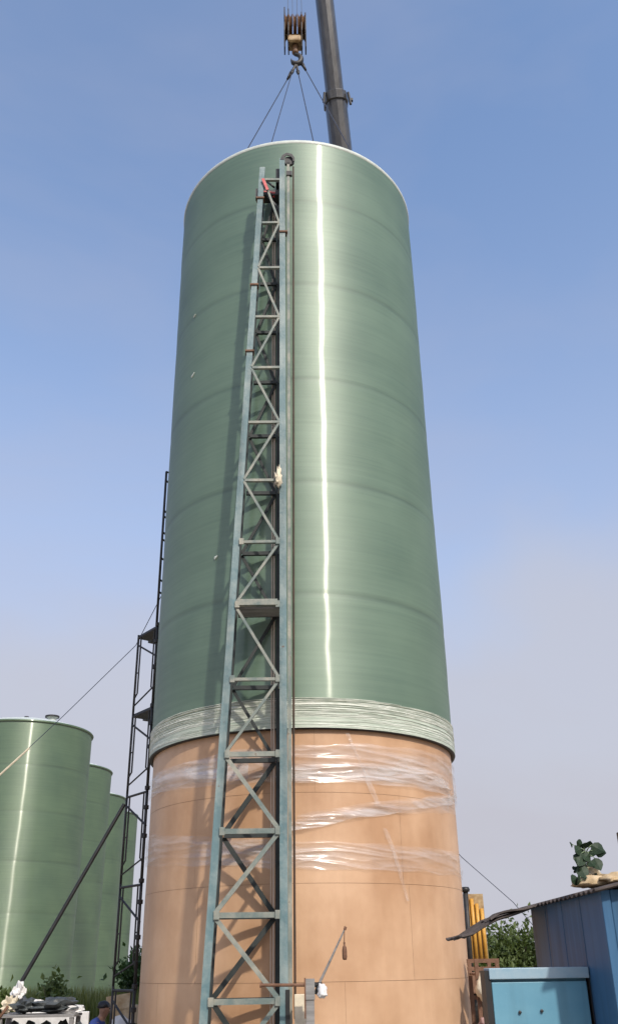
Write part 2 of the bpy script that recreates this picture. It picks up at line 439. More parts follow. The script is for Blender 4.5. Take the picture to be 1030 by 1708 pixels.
# ------------------------------------------------------------------ ground
g = MB()
N = 40
ext = [-3000, -900, -300, -120] + [(-60 + 120*i/24) for i in range(25)] + [120, 300, 900, 3000]
vs = [(x, y+20, 0.05*noise.noise(Vector((x*0.12, y*0.12, 0))) - 0.03 if abs(x) < 60 and abs(y) < 60 else -0.05) for y in ext for x in ext]
k = len(ext)
g.add(vs, [(j*k+i, j*k+i+1, (j+1)*k+i+1, (j+1)*k+i) for j in range(k-1) for i in range(k-1)])
go = g.build('ground', 'ground', smooth=True); go['kind'] = 'structure'
pad = MB().lathe([(0.01, 0.06), (3.4, 0.06), (3.45, 0.05), (3.45, -0.2)], 64, (0, 15.37, 0)).build('concrete_pad', 'concrete'); pad['kind'] = 'structure'

# ------------------------------------------------------------------ big tank shell on its mould
CX, CY, CR = 0.0, 15.37, 2.5
def wob(th, z, s=0.0):
    """slow out-of-round waviness of a wound shell, metres"""
    p = Vector((CR*math.cos(th)*0.55+s, CR*math.sin(th)*0.55, z*0.62))
    return 0.012*noise.noise(p) + 0.0042*noise.noise(Vector((p.x*2.0+5, p.y*2.0, z*2.2))) + 0.0009*noise.noise(Vector((p.x*3.2+5, p.y*3.2, z*6.5)))
def course(name, z0, z1, r, material, parent, cx, cy, nth=160, seed=0.0, dip=0.0035, band=0.085, nz=30, amp=1.0):
    zs = [z0, z0+0.02, z0+band*0.6, z0+band] + [z0+band+(z1-z0-2*band)*i/nz for i in range(1, nz)] + [z1-band, z1-band*0.6, z1-0.02, z1]
    vs, js = [], []
    for z in zs:
        e = min(z-z0, z1-z)
        kk = max(0.0, 1-e/band); kk = kk*kk*(3-2*kk)
        for i in range(nth):
            th = 2*PI*i/nth
            rr = r - dip*kk + amp*wob(th, z, seed)
            vs.append((rr*math.cos(th), rr*math.sin(th), z))
            js.append(kk*(0.75+0.5*noise.noise(Vector((th*2, z, seed)))))
    fs = [(a*nth+i, a*nth+(i+1) % nth, (a+1)*nth+(i+1) % nth, (a+1)*nth+i) for a in range(len(zs)-1) for i in range(nth)]
    mb = MB().add(vs, fs)
    me = bpy.data.meshes.new(name); me.from_pydata(mb.v, [], mb.f); me.materials.append(M[material])
    for p in me.polygons: p.use_smooth = True
    o = bpy.data.objects.new(name, me); col.objects.link(o)
    set_attr(o, 'joint', js)
    o.parent = parent
    return o

shell = thing('tank_shell', 'tall glossy green fibreglass tank shell slung from the crane above the tan mould', 'tank', (CX, CY, 4.55))
def rel(o): o.location = (0, 0, -4.55)
zr = [4.93, 6.61, 8.55, 10.56, 12.65, 14.69, 16.27]
for i in range(6):
    rel(course('shell_ring', zr[i], zr[i+1], CR, 'shell', shell, CX, CY, seed=0.0))
lip = MB().lathe([(CR-0.004, 16.235), (CR+0.010, 16.25), (CR+0.012, 16.30), (CR-0.004, 16.332), (CR-0.03, 16.345), (CR-0.085, 16.345), (CR-0.09, 16.2)], 160)
rel(lip.build('rim', 'lip', shell, smooth=True))
rel(MB().lathe([(CR-0.06, 4.6), (CR-0.03, 16.2)], 96).build('inner_wall', 'shell', shell, smooth=True))
# base ring under the rovings and its dark cut edge
rel(MB().lathe([(CR-0.006, 4.965), (CR+0.008, 4.93), (CR+0.020, 4.70), (CR+0.022, 4.56)], 160).build('base_ring', 'roving', shell, smooth=True))
rel(MB().lathe([(CR+0.021, 4.558), (CR+0.016, 4.545), (CR-0.045, 4.545), (CR-0.05, 4.6)], 160).build('cut_edge', 'black', shell, smooth=True))
rv = MB()
rnd = random.Random(3)
for i in range(150):
    z0 = 4.57+0.40*rnd.random()**0.9; th0 = rnd.uniform(0, 2*PI); ln = rnd.uniform(0.35, 2.6)
    sl = rnd.gauss(0, 0.012); ph = rnd.uniform(0, 6); hw = rnd.uniform(0.003, 0.009)
    n = int(ln/0.05)+3; vs = []
    for a in range(n):
        t = a/(n-1); th = th0+ln*t
        z = z0+sl*ln*t*CR*0.6+0.008*math.sin(th*3+ph)+0.016*noise.noise(Vector((th*4, z0*9, 0)))
        z = min(max(z, 4.562), 4.99)
        w = hw*(0.25+0.75*math.sin(PI*t)); rr = CR+0.0222+0.0012*(i % 4)
        vs += [((CR+0.004)*math.cos(th), (CR+0.004)*math.sin(th), z-w*1.2), (rr*math.cos(th), rr*math.sin(th), z-w*0.75),
               (rr*math.cos(th), rr*math.sin(th), z+w*0.75), ((CR-0.002)*math.cos(th), (CR-0.002)*math.sin(th), z+w*1.2)]
    rv.add(vs, [(4*a+b, 4*a+b+1, 4*a+b+5, 4*a+b+4) for a in range(n-1) for b in range(3)])
o = rv.build('winding_strands', 'strand', shell, smooth=True); rel(o); o['kind'] = 'stuff'
# small dabs of pale filler on the shaded flank
for th, z, w, h in ((-50.7, 11.29, 0.10, 0.05), (-51.7, 12.69, 0.07, 0.03), (-32.6, 7.39, 0.06, 0.05)):
    a = math.radians(th); c = Vector((CR*math.sin(a), -CR*math.cos(a), z)); nrm = Vector((math.sin(a), -math.cos(a), 0)); tx = Vector((math.cos(a), math.sin(a), 0))
    ring = []
    for kk in range(9):
        q = 2*PI*kk/9; rr = 1+0.35*math.sin(kk*2.3)
        ring.append(c + tx*w/2*rr*math.cos(q) + Vector((0, 0, 1))*(h/2*rr*math.sin(q)+0.25*w*math.cos(q)) + nrm*0.012)
    mb = MB().add(ring+[c+nrm*0.02]+[p-nrm*0.03 for p in ring], [(kk, (kk+1) % 9, 9) for kk in range(9)]+[(kk, kk+10, (kk+1) % 9+10, (kk+1) % 9) for kk in range(9)])
    rel(mb.build('filler_dab', 'lip', shell))

MR = 2.45
mould = thing('winding_mould', 'tan painted steel cylinder mould standing under the green shell', 'mould', (CX, CY, 0.06))
def relm(o): o.location = (0, 0, -0.06); return o
relm(MB().lathe([(MR-0.02, 0.06), (MR-0.02, 6.2)], 128).build('core_drum', 'seamcore', mould, smooth=True))
zc = [0.19, 1.346, 2.513, 3.68, 4.85]
vseam = [(12, 85, 158, 230, 305), (36, 108, 180, 252, 324), (33.8, 106, 178, 250, 322), (4, 76, 148, 220, 292)]
rnd = random.Random(5)
for ci in range(4):
    z0, z1 = zc[ci]+0.002, zc[ci+1]-0.002
    ang = sorted(vseam[ci])
    for a in range(len(ang)):
        t0 = math.radians(ang[a]); t1 = math.radians(ang[(a+1) % len(ang)]) + (2*PI if a == len(ang)-1 else 0)
        t0 += 0.0005; t1 -= 0.0005
        n = 34; off = rnd.uniform(-0.0010, 0.0010)
        vs = []
        zz = [z0+(z1-z0)*j/10 for j in range(11)]
        for z in zz:
            e = 0
            for i in range(n+1):
                th = t0+(t1-t0)*i/n
                rr = MR+off-e+0.004*noise.noise(Vector((math.sin(th)*2.2, math.cos(th)*2.2, z*1.1)))
                vs.append((rr*math.sin(th), -rr*math.cos(th), z))
        fs = [(b*(n+1)+i, b*(n+1)+i+1, (b+1)*(n+1)+i+1, (b+1)*(n+1)+i) for b in range(len(zz)-1) for i in range(n)]
        o = relm(MB().add(vs, fs).build('plate', 'mould', mould, smooth=True))
relm(MB().lathe([(MR+0.05, 0.06), (MR+0.05, 0.185), (MR-0.03, 0.187)], 128).build('base_flange', 'mould', mould))

# wrapping film: thin crumpled sheets round the mould
film = thing('wrapping_film', 'clear wrinkled plastic film wound in bands around the tan mould', 'film', (CX, CY, 2.6))
def film_band(th0, th1, lo, hi, dens, seed, nz=16, crease=1.0, step=0.8, name='film_band'):
    n = int(abs(th1-th0)/step)+2; vs, dn = [], []
    for i in range(n+1):
        t = i/n; th = math.radians(th0+(th1-th0)*t)
        l_ = lo(th0+(th1-th0)*t)+0.03*noise.noise(Vector((th*5, seed, 1))); h_ = hi(th0+(th1-th0)*t)+0.04*noise.noise(Vector((th*4, seed, 7)))
        for j in range(nz+1):
            u = j/nz; z = l_+(h_-l_)*u
            p = Vector((th*2.45*0.55, z*5.0+th*0.5+0.25*noise.noise(Vector((th*3, z*2, seed))), seed))
            rdg = 1-abs(noise.noise(p*1.2))*2.2; rd2 = 1-abs(noise.noise(p*2.7+Vector((4, 1, 2))))*2.2
            rr = MR+0.010+0.030*crease*max(0, rdg)**3+0.014*crease*max(0, rd2)**3
            vs.append((rr*math.sin(th), -rr*math.cos(th), z))
            ed = min(u, 1-u)
            dn.append(dens*(0.75+0.9*noise.noise(Vector((th*3, z*4, seed+3)))+(0.30 if ed < 0.07 else 0.0))*min(1.0, 0.35+u*4, 0.25+(1-u)*3))
    fs = [(i*(nz+1)+j, (i+1)*(nz+1)+j, (i+1)*(nz+1)+j+1, i*(nz+1)+j+1) for i in range(n) for j in range(nz)]
    mb = MB().add(vs, fs)
    me = bpy.data.meshes.new(name); me.from_pydata(mb.v, [], mb.f); me.materials.append(M['film'])
    for p in me.polygons: p.use_smooth = True
    o = bpy.data.objects.new(name, me); col.objects.link(o); set_attr(o, 'dense', [max(0.0, min(1.6, x)) for x in dn])
    o.parent = film; o.location = (0, 0, -2.6)
    return o
film_band(-88, 92, lambda t: 3.80+0.0016*max(0, -t), lambda t: 4.34-0.0022*max(0, -t)+0.0010*max(0, t), 1.0, 1.3, nz=44)
film_band(-4, 66, lambda t: 3.86, lambda t: 4.06+0.0008*t, 1.1, 2.9, nz=24, crease=1.5)
film_band(-4, 72, lambda t: 3.19+0.0078*t, lambda t: 3.33+0.0078*t, 1.5, 4.1, nz=20, crease=1.7)
film_band(-2, 80, lambda t: 3.30+0.004*t, lambda t: 3.40+0.0068*t, 0.7, 6.1, nz=10, crease=1.2)
film_band(-90, 90, lambda t: 2.68+0.0030*max(0, -t), lambda t: 3.02+0.0045*max(0, -t), 0.8, 8.2, nz=32)
film_band(-80, -18, lambda t: 3.84-0.002*t, lambda t: 4.18-0.0012*t, 0.9, 9.4, nz=14, crease=1.4)
def strip(pts, w, name='film_strip'):
    vs, dn, fs = [], [], []
    n = 14; P = []
    for i in range(n+1):
        u = i/n*(len(pts)-1); k_ = min(int(u), len(pts)-2); f_ = u-k_
        P.append((pts[k_][0]*(1-f_)+pts[k_+1][0]*f_, pts[k_][1]*(1-f_)+pts[k_+1][1]*f_))
    for i, (th, z) in enumerate(P):
        for j in range(5):
            t = math.radians(th+(j/4-0.5)*w*(1+0.4*noise.noise(Vector((z*6, w, 0)))))
            r_ = MR+0.030+0.022*abs(noise.noise(Vector((z*14, j*0.9, w))))
            vs.append((r_*math.sin(t), -r_*math.cos(t), z)); dn.append(0.38+0.5*noise.noise(Vector((z*8, j, 3))))
    for i in range(n):
        for j in range(4): fs.append((i*5+j, i*5+j+1, i*5+j+6, i*5+j+5))
    o = MB().add(vs, fs).build(name, 'film', film, smooth=True); o.location = (0, 0, -2.6); set_attr(o, 'dense', dn)
strip([(21.5, 3.86), (22.6, 3.76), (25.2, 3.52)], 1.9)
strip([(27.0, 3.22), (28.4, 3.08), (29.9, 2.95)], 1.5)
strip([(61, 3.62), (64.5, 3.86)], 1.8)
strip([(15.0, 4.50), (16.2, 4.38)], 1.2)
strip([(16.0, 4.40), (21.5, 3.88)], 1.0)
strip([(30.0, 2.93), (34.5, 2.3)], 1.3)

# ------------------------------------------------------------------ lattice mast
mast = thing('lattice_mast', 'tall weathered blue lattice mast tapering upward in front of the tank', 'mast', (-0.7, 12.45, 0))
zt = [0.12, 1.14, 2.08, 3.06, 4.03, 5.05, 6.14, 7.13, 8.17, 9.215, 10.265, 11.31, 12.38, 13.42, 14.48, 14.93]
def xl(z): return -1.245 + (z-0.12)*(1.245-0.626)/(14.91-0.12)
XR = -0.272
YF, YB = 12.2, 12.60
def xr(z): return XR + (z)*0.0010
def leg(x0, x1, y, z1, w, mname, nm='leg'):
    mb = MB(); n = 12
    # box post with a few slight dents: stacked sections
    vs = []
    zs = [0.08 + (z1-0.08)*i/40 for i in range(41)]
    for z in zs:
        t = (z-0.12)/(14.9-0.12); x = x0+(x1-x0)*t; d = 0.004*noise.noise(Vector((z*1.7, y, x0)))
        for i, j in ((-1,-1),(1,-1),(1,1),(-1,1)): vs.append((x+i*w/2+d, y+j*w*0.45, z))
    fs = [(4*a+b, 4*a+(b+1) % 4, 4*a+4+(b+1) % 4, 4*a+4+b) for a in range(40) for b in range(4)] + [(3, 2, 1, 0), (160, 161, 162, 163)]
    return mb.add(vs, fs).build(nm, mname, mast)
leg(-1.245, -0.626, YF, 14.80, 0.098, 'mast')
leg(XR+0.012, XR+0.010, YF, 15.02, 0.100, 'mast')
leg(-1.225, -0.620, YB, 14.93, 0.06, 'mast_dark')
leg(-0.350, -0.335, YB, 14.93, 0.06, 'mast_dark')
for i, z in enumerate(zt[:-1]):
    for y, dz, xo in ((YF, 0, 0), (YB, 0, 1)):
        x0, x1 = xl(z)+0.06, (XR if not xo else -0.34)-0.04
        w = (0.042 if i > 4 else 0.064)*(1.0 if y == YF else 1.35 if i > 4 else 0.9)
        sag = 0.012*math.sin(i*2.1)
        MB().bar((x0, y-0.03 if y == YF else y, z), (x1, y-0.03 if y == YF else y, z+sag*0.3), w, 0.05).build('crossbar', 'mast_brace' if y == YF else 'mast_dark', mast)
    for x in (xl(z), XR):
        MB().bar((x, YF+0.06, z-0.01), (x-0.05 if x > -0.5 else x, YB-0.05, z-0.01), 0.045, 0.045, (0, 0, 1)).build('side_bar', 'mast_brace', mast)
for i in range(len(zt)-2):
    za, zb = zt[i], zt[i+1]
    # front zigzag: nodes on the left leg at even steps from the second node
    left_low = (i % 2 == 0)      # zt[2], zt[4].. on the left leg
    wv = 0.038 if i > 3 else 0.055
    def diag(lowleft, y, off, m_, nm):
        if lowleft: a = (xl(za)+0.05, y, za+0.02); b = (XR-0.05 if off == 0 else -0.39, y, zb-0.02)
        else: a = (XR-0.05 if off == 0 else -0.39, y, za+0.02); b = (xl(zb)+0.05, y, zb-0.02)
        MB().bar(a, b, wv, 0.03).build(nm, m_, mast)
    diag(left_low, YF-0.035, 0, 'mast_brace', 'diagonal_brace')
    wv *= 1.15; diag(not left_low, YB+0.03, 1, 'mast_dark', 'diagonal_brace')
# gusset plates where lower braces meet the legs
for i in range(1, 8):
    z = zt[i]
    MB().box((xl(z)+0.075, YF-0.068, z), (0.07, 0.012, 0.10)).build('gusset_plate', 'mast_brace', mast, bevel=0.004)
    MB().box((XR-0.065, YF-0.068, z), (0.06, 0.012, 0.10)).build('gusset_plate', 'mast_brace', mast, bevel=0.004)
MB().box((-0.62, 12.40, 6.13), (0.62, 0.36, 0.05)).build('landing_board', 'board', mast)
MB().bar((-0.9, YF-0.065, 6.17), (-0.34, YF-0.065, 6.17), 0.09, 0.03).build('toe_board', 'mast_brace', mast)
# guide rail and hoist rope on the right side
MB().bar((-0.188, 12.22, 0.1), (-0.150, 12.22, 14.95), 0.05, 0.06).build('guide_rail', 'mast_brace', mast)
pul = MB().lathe([(0.02, -0.03), (0.10, -0.03), (0.085, -0.012), (0.085, 0.012), (0.10, 0.03), (0.02, 0.03)], 24, close=True)
pv = [(x-0.135, 12.22+z, 15.0+y) for x, y, z in pul.v]
pul.v = pv
p_ = pul.build('pulley', 'dark', mast, smooth=False)
MB().prism([(-0.30, 14.98), (-0.26, 15.10), (-0.18, 15.16), (-0.08, 15.13), (-0.03, 15.03), (-0.03, 14.94), (-0.06, 14.94), (-0.07, 15.02), (-0.12, 15.08), (-0.18, 15.10), (-0.22, 15.04), (-0.22, 14.98)], 'y', 12.15, 12.165).build('pulley_bracket', 'dark', mast)
MB().box((-0.135, 12.20, 14.66), (0.11, 0.06, 0.10)).build('rope_guide', 'dark', mast)
MB().tube([(-0.128, 12.25, 0.95), (-0.125, 12.25, 4), (-0.092, 12.25, 9), (-0.055, 12.25, 14.9)], 0.015, 8).build('hoist_rope', 'oldrope', mast)
MB().tube([(-0.40, 12.64, 0.3), (-0.405, 12.64, 6), (-0.41, 12.64, 14.3)], 0.013, 6).build('inner_rope', 'tape', mast)
MB().tube([(-0.435, 12.65, 0.3), (-0.44, 12.65, 7), (-0.45, 12.65, 14.2)], 0.009, 6).build('inner_rope', 'tape', mast)
# gear in the mast head
MB().box((-0.34, 12.44, 14.72), (0.09, 0.30, 0.36)).build('gearbox', 'black', mast, bevel=0.01)
MB().box((-0.47, 12.46, 14.36), (0.30, 0.22, 0.13)).build('motor_tray', 'black', mast, bevel=0.01)
MB().tube([(-0.62, 12.40, 14.38), (-0.40, 12.40, 14.34)], 0.055, 12).build('motor', 'red', mast, smooth=False)
MB().bar((-0.62, 12.12, 14.46), (-0.53, 12.12, 14.18), 0.05, 0.02).build('red_lever', 'red', mast)
MB().tube([(-0.55, 12.3, 14.3), (-0.46, 12.34, 14.12), (-0.36, 12.36, 13.98), (-0.34, 12.4, 13.7)], 0.03, 8).build('cable', 'black', mast, smooth=True)
MB().box((-0.735, 12.28, 14.22), (0.04, 0.10, 0.22)).build('switch_box', 'black', mast)
MB().tube([(-0.58, 12.5, 14.8), (-0.48, 12.42, 14.62), (-0.42, 12.42, 14.55)], 0.02, 8).build('cable', 'black', mast, smooth=True)
for z, x in ((14.02, xl(14.0)), (12.0, xl(12.0)), (13.2, XR+0.03), (10.6, xl(10.6))):
    MB().box((x, YF, z), (0.145, 0.135, 0.03)).build('splice_band', 'rust', mast)
# rag tied round the right leg
rag = crumple('tied_rag', 'cream', (-0.33, 12.10, 7.98), (0.085, 0.08, 0.36), 4, mast, amp=0.9, fs=3.5)
MB().box((-0.065, 12.16, 0.65), (0.14, 0.05, 1.12)).build('cover_plate', 'cream', mast, bevel=0.006)
MB().box((-0.215, 12.20, 0.66), (0.05, 0.12, 1.2)).build('dark_channel', 'black', mast)

mast.location.y += 0.22; mast.scale.z = 1.017; mast.scale.x = 1.012
# resin feed arm clamped to the foot of the mast
arm = thing('feed_arm', 'slim rusty arm with pale bracket plate sticking out from the mast foot', 'arm', (0.05, 12.0, 0.06))
MB().tube([(-0.517, 11.98, 1.341), (0.09, 11.98, 1.333)], 0.018, 10).build('bar', 'rust', arm)
MB().tube([(-0.53, 11.98, 1.341), (-0.51, 11.98, 1.341)], 0.028, 10).build('end_cap', 'rust', arm)
MB().box((0.057, 12.0, 0.73), (0.10, 0.06, 1.34)).build('bracket_plate', 'board', arm, bevel=0.006)
MB().box((0.057, 11.965, 1.29), (0.115, 0.012, 0.22)).build('clamp_plate', 'board', arm, bevel=0.004)
MB().box((0.0, 11.99, 1.2), (0.018, 0.07, 0.42)).build('clamp_rail', 'rust', arm)
MB().tube([(0.11, 12.0, 1.335), (0.2, 11.99, 1.335)], 0.028, 10).build('hub', 'black', arm)
MB().tube([(0.12, 12.0, 1.24), (0.16, 11.99, 1.33)], 0.02, 8).build('strut', 'black', arm)
MB().tube([(0.175, 11.99, 1.36), (0.32, 11.97, 1.62), (0.49, 11.95, 1.935)], [0.016, 0.013, 0.009], 8).build('rod', 'board', arm)
MB().tube([(0.483, 11.95, 1.915), (0.497, 11.95, 1.95)], 0.017, 8).build('rod_tip', 'rust', arm)
w = MB().lathe([(0.004, 0.0), (0.022, 0.004), (0.029, 0.03), (0.028, 0.10), (0.024, 0.135), (0.010, 0.16), (0.012, 0.175), (0.012, 0.19), (0.004, 0.2)], 16, (0.474, 11.95, 1.59), close=True)
w.tube([(0.474, 11.95, 1.78), (0.478, 11.95, 1.86), (0.482, 11.95, 1.92)], 0.005, 6)
tag(w.build('hanging_weight', 'rust', smooth=True), 'small rusty weight hanging from the tip of the feed arm', 'weight')
tag(crumple('white_rag', 'white', (0.20, 11.96, 1.19), (0.11, 0.09, 0.19), 9, amp=0.5, fs=2.3), 'white rag knotted on the hub of the feed arm', 'rag')

# ------------------------------------------------------------------ crane: boom, house, deck
crane = thing('mobile_crane', 'yellow mobile crane with long grey telescopic boom behind the tank', 'crane', (3.6, 31.0, 0))
B0 = Vector((1.056, 20.0, 31.31)); B1 = Vector((1.514, 21.8, 26.52))
bd = (B0-B1).normalized()
def bpt(s): return B1 + bd*s       # s metres along the boom measured from B1
def boom_sec(s0, s1, w, h, nm):
    t = bd; x = Vector((1, 0, 0)); x = (x-t*x.dot(t)).normalized(); y = t.cross(x)
    prof = [(-0.5, 0.34), (-0.42, 0.47), (-0.25, 0.5), (0.25, 0.5), (0.42, 0.47), (0.5, 0.34), (0.5, -0.1), (0.42, -0.33), (0.26, -0.47), (0, -0.52), (-0.26, -0.47), (-0.42, -0.33), (-0.5, -0.1)]
    n = len(prof)
    vs = [bpt(s)+x*a*w+y*b*h for s in (s0, s1) for a, b in prof]
    return MB().add(vs, [tuple(range(n)), tuple(range(2*n-1, n-1, -1))]+[(i, (i+1) % n, (i+1) % n+n, i+n) for i in range(n)]).build(nm, 'boom', crane, bevel=0.02)
s_base = -(B1.z-2.6)/bd.z
boom_sec(1.45, 17.5, 0.60, 0.66, 'boom_section')
boom_sec(-9.0, 1.55, 0.72, 0.80, 'boom_section')
boom_sec(s_base, -8.9, 0.86, 0.96, 'boom_section')
boom_sec(1.30, 1.62, 0.82, 0.90, 'boom_collar')
tt = bpt(1.38)
MB().box(tt+Vector((0.50, -0.1, 0)), (0.14, 0.10, 0.10)).build('collar_lug', 'dark', crane)
MB().tube([tt+Vector((0.40, -0.36, 0.05)), tt+Vector((0.47, -0.30, -0.45))], 0.045, 8).build('hose', 'black', crane)
MB().tube([tt+Vector((-0.40, -0.36, 0.05)), tt+Vector((-0.43, -0.30, -0.35))], 0.04, 8).build('hose', 'black', crane)
tip = bpt(17.4)
MB().box(tip+Vector((0, -0.3, 0.1)), (0.7, 1.3, 0.7)).build('boom_head', 'boom', crane, bevel=0.03)
base = bpt(s_base)
MB().box((3.55, 30.9, 2.15), (2.3, 4.6, 1.5)).build('crane_house', 'yellow', crane, bevel=0.05)
rp_ = MB().box((4.80, 27.9, 2.4), (0.55, 0.10, 1.75)).build('rib_panel', 'hookyel', crane)
for kx in range(4):
    x = 4.61+0.13*kx
    MB().tube([(x, 27.80, 1.62), (x-0.005, 27.80, 3.28-0.13*kx)], 0.052, 8).build('rib', 'yellow', crane, smooth=True)
ex = MB().tube([(4.47, 27.3, 1.0), (4.50, 27.3, 3.30)], 0.07, 12).build('exhaust_pipe', 'dark', crane, smooth=True)
sub(MB().lathe([(0.03, 0), (0.11, 0.01), (0.13, 0.07), (0.10, 0.13), (0.02, 0.14)], 16, (4.50, 27.3, 3.29), close=True), 'cap', 'black', ex, smooth=True)
MB().box((3.4, 31.5, 1.05), (2.6, 9.5, 0.5)).build('truck_deck', 'rust', crane, bevel=0.03)
for yy in (28.0, 29.6, 33.4, 35.0):
    for xx in (2.3, 4.5):
        t = MB().lathe([(0.12, -0.16), (0.45, -0.17), (0.52, -0.13), (0.52, 0.13), (0.45, 0.17), (0.12, 0.16)], 28, close=True)
        t.v = [(xx+z, yy+x, 0.50+y) for x, y, z in t.v]
        t.build('wheel', 'black', crane)

# ------------------------------------------------------------------ hook block, slings
HX, HY = 0.02, 15.38
hb = thing('hook_block', 'rusty yellow hook block hanging on ropes above the tank', 'hook block', (HX, HY, 22.4))
for dx, zt_, wd, mt in ((-0.27, 23.95, 0.030, 'dark'), (-0.17, 23.88, 0.028, 'dark'), (0.17, 23.75, 0.028, 'dark'), (0.27, 23.72, 0.030, 'dark')):
    x = HX+dx
    MB().prism([(HY-0.15, zt_), (HY+0.15, zt_), (HY+0.30, 23.4), (HY+0.28, 22.85), (HY+0.12, 22.42), (HY-0.12, 22.42), (HY-0.28, 22.85), (HY-0.30, 23.4)], 'x', x-wd/2, x+wd/2).build('cheek_plate', mt, hb, bevel=0.006)
for x in (-0.22, -0.115, 0.0, 0.115, 0.22):
    sv = MB().lathe([(0.04, -0.045), (0.34, -0.045), (0.26, 0), (0.34, 0.045), (0.04, 0.045)], 28, close=True)
    sv.v = [(HX+x+c_, HY+a_, 23.3+b_) for a_, b_, c_ in sv.v]
    sv.build('sheave', 'sheave', hb)
MB().box((HX, HY, 22.72), (0.38, 0.34, 0.20)).build('crosshead', 'hookyel', hb, bevel=0.03)
MB().box((HX-0.02, HY-0.19, 22.62), (0.34, 0.10, 0.20)).build('trunnion_cap', 'hookyel', hb, bevel=0.04)
MB().box((HX, HY, 22.98), (0.46, 0.10, 0.07)).build('tie_bar', 'hookyel', hb, bevel=0.01)
MB().lathe([(0.06, 22.30), (0.085, 22.34), (0.085, 22.62), (0.11, 22.64), (0.11, 22.70)], 16, (HX, HY, 0), close=True).build('shank', 'sheave', hb, smooth=True)
hp = []
for i in range(17):
    a = math.radians(95 - i*17.5)
    hp.append((HX+0.02+0.125*math.cos(a), HY, 22.10+0.17*math.sin(a)))
hr = [0.045+0.025*math.sin(PI*i/16) if i < 14 else 0.045*(1-(i-13)/4) for i in range(17)]
MB().tube([(HX, HY, 22.33)]+hp, [0.05]+hr, 10).build('hook', 'dark', hb, smooth=True)
ropes = []
for i, x in enumerate((-0.18, -0.06, 0.06, 0.18)):
    r = MB().tube([(HX+x, HY-0.05, 23.3), (tip.x+x*0.8, tip.y-0.6, tip.z)], 0.006, 5).build('fall_rope', 'boom', hb)
    r['label'] = 'thin steel rope running up to the boom head'
# four sling legs from the hook to lugs on the shell
LZ = 16.33
lugs = [(-0.50, 13.00, 0), (0.37, 12.97, 0), (-2.38, 15.79, 0), (2.39, 15.72, 0)]
labs = ['wire sling leg running from the hook down to the front rim, second from left',
        'wire sling leg running from the hook to the rim just right of centre',
        'faint leftmost wire sling leg running behind the tank rim',
        'rightmost wire sling leg slanting towards the crane boom']
starts = [(-0.06, 15.36, 21.62), (0.08, 15.36, 21.60), (-0.10, 15.42, 21.62), (0.20, 15.42, 21.95)]
for (lx, ly, _), lab, st in zip(lugs, labs, starts):
    t = thing('sling_leg', lab, 'sling', (lx, ly, LZ-0.02), 'sling legs')
    a = Vector(st); b = Vector((lx, ly, LZ)); h = Vector((HX+0.02, HY, 21.92))
    d = (b-a).normalized()
    MB().tube([a, b], 0.012, 6).build('wire_rope', 'wire', t)
    MB().tube([a-d*0.02, a+d*0.22], [0.05, 0.028], 8).build('ferrule', 'dark', t, smooth=True)
    MB().tube([h, a], 0.032, 8).build('chain_link', 'dark', t)
    MB().tube([b+Vector((0, 0, 0.02)), b-Vector((0, 0, 0.1))], 0.03, 8).build('shackle', 'dark', t)

# ------------------------------------------------------------------ scaffold tower left of the tank
sc = thing('scaffold_tower', 'dark narrow frame scaffold tower beside the left edge of the tank', 'scaffold', (-2.9, 16.3, 0))
A = Vector((-3.11, 16.60, 0)); Bp = Vector((-2.66, 16.0, 0))
dirAB = (Bp-A).normalized()
levels = [0.05, 1.28, 2.82, 4.30, 5.73, 7.25]
def post(p, z0, z1, r, nm='post'):
    return MB().tube([(p.x, p.y, z0), (p.x, p.y, z1)], r, 8).build(nm, 'dark', sc, smooth=True)
for i in range(5):
    z0, z1 = levels[i], levels[i+1]
    post(A, z0, z1, 0.021); post(Bp, z0, z1, 0.026)
    for p, s in ((A, 1), (Bp, -1)):
        q0 = p+dirAB*0.11*s
        MB().tube([(p.x, p.y, z0+0.28), (q0.x, q0.y, z0+0.36), (q0.x, q0.y, z1-0.07)], 0.015, 6).build('inner_tube', 'dark', sc)
        MB().tube([(p.x, p.y, (z0+z1)/2), (q0.x, q0.y, (z0+z1)/2)], 0.012, 6).build('rung', 'dark', sc)
    MB().tube([(A.x, A.y, z1-0.06), (Bp.x, Bp.y, z1-0.06)], 0.021, 8).build('head_bar', 'dark', sc)
    MB().tube([(A.x, A.y, z1-0.20), (Bp.x+0.02, Bp.y-0.03, z1-0.62)], 0.018, 6).build('cross_brace', 'dark', sc)
    MB().tube([(A.x, A.y, z0+0.14), (Bp.x+0.02, Bp.y-0.03, z0+0.36)], 0.015, 6).build('cross_brace', 'dark', sc)
    for zz in (z1, z1-0.32, z0+0.7):
        MB().lathe([(0.02, -0.04), (0.045, -0.03), (0.045, 0.03), (0.02, 0.04)], 8, (Bp.x, Bp.y, zz), close=True).build('coupler', 'dark', sc)
    # second frame stack further round behind the tank
for zc_ in (5.73, 7.25):
    a0 = A+Vector((0, 0, zc_-0.03)); b0 = Bp+Vector((0, 0, zc_-0.03))
    nrm = Vector((dirAB.y, -dirAB.x, 0))*-1
    nb = Vector((0.55, 0.9, 0)).normalized()
    for kk in range(3):
        o_ = nb*(0.02+0.30*kk)
        MB().bar(a0+o_+nb*0.13, b0+o_+nb*0.13, 0.26, 0.05, (0, 0, 1)).build('plank', 'black', sc)
A2, B2 = A+Vector((0.9, 1.45, 0)), Bp+Vector((0.9, 1.45, 0))
for i in range(5):
    post(A2, levels[i], levels[i+1], 0.024)
    MB().tube([(A2.x, A2.y, levels[i+1]-0.06), (B2.x, B2.y, levels[i+1]-0.06)], 0.024, 8).build('head_bar', 'dark', sc)
post(B2, 0.05, 7.25, 0.024)
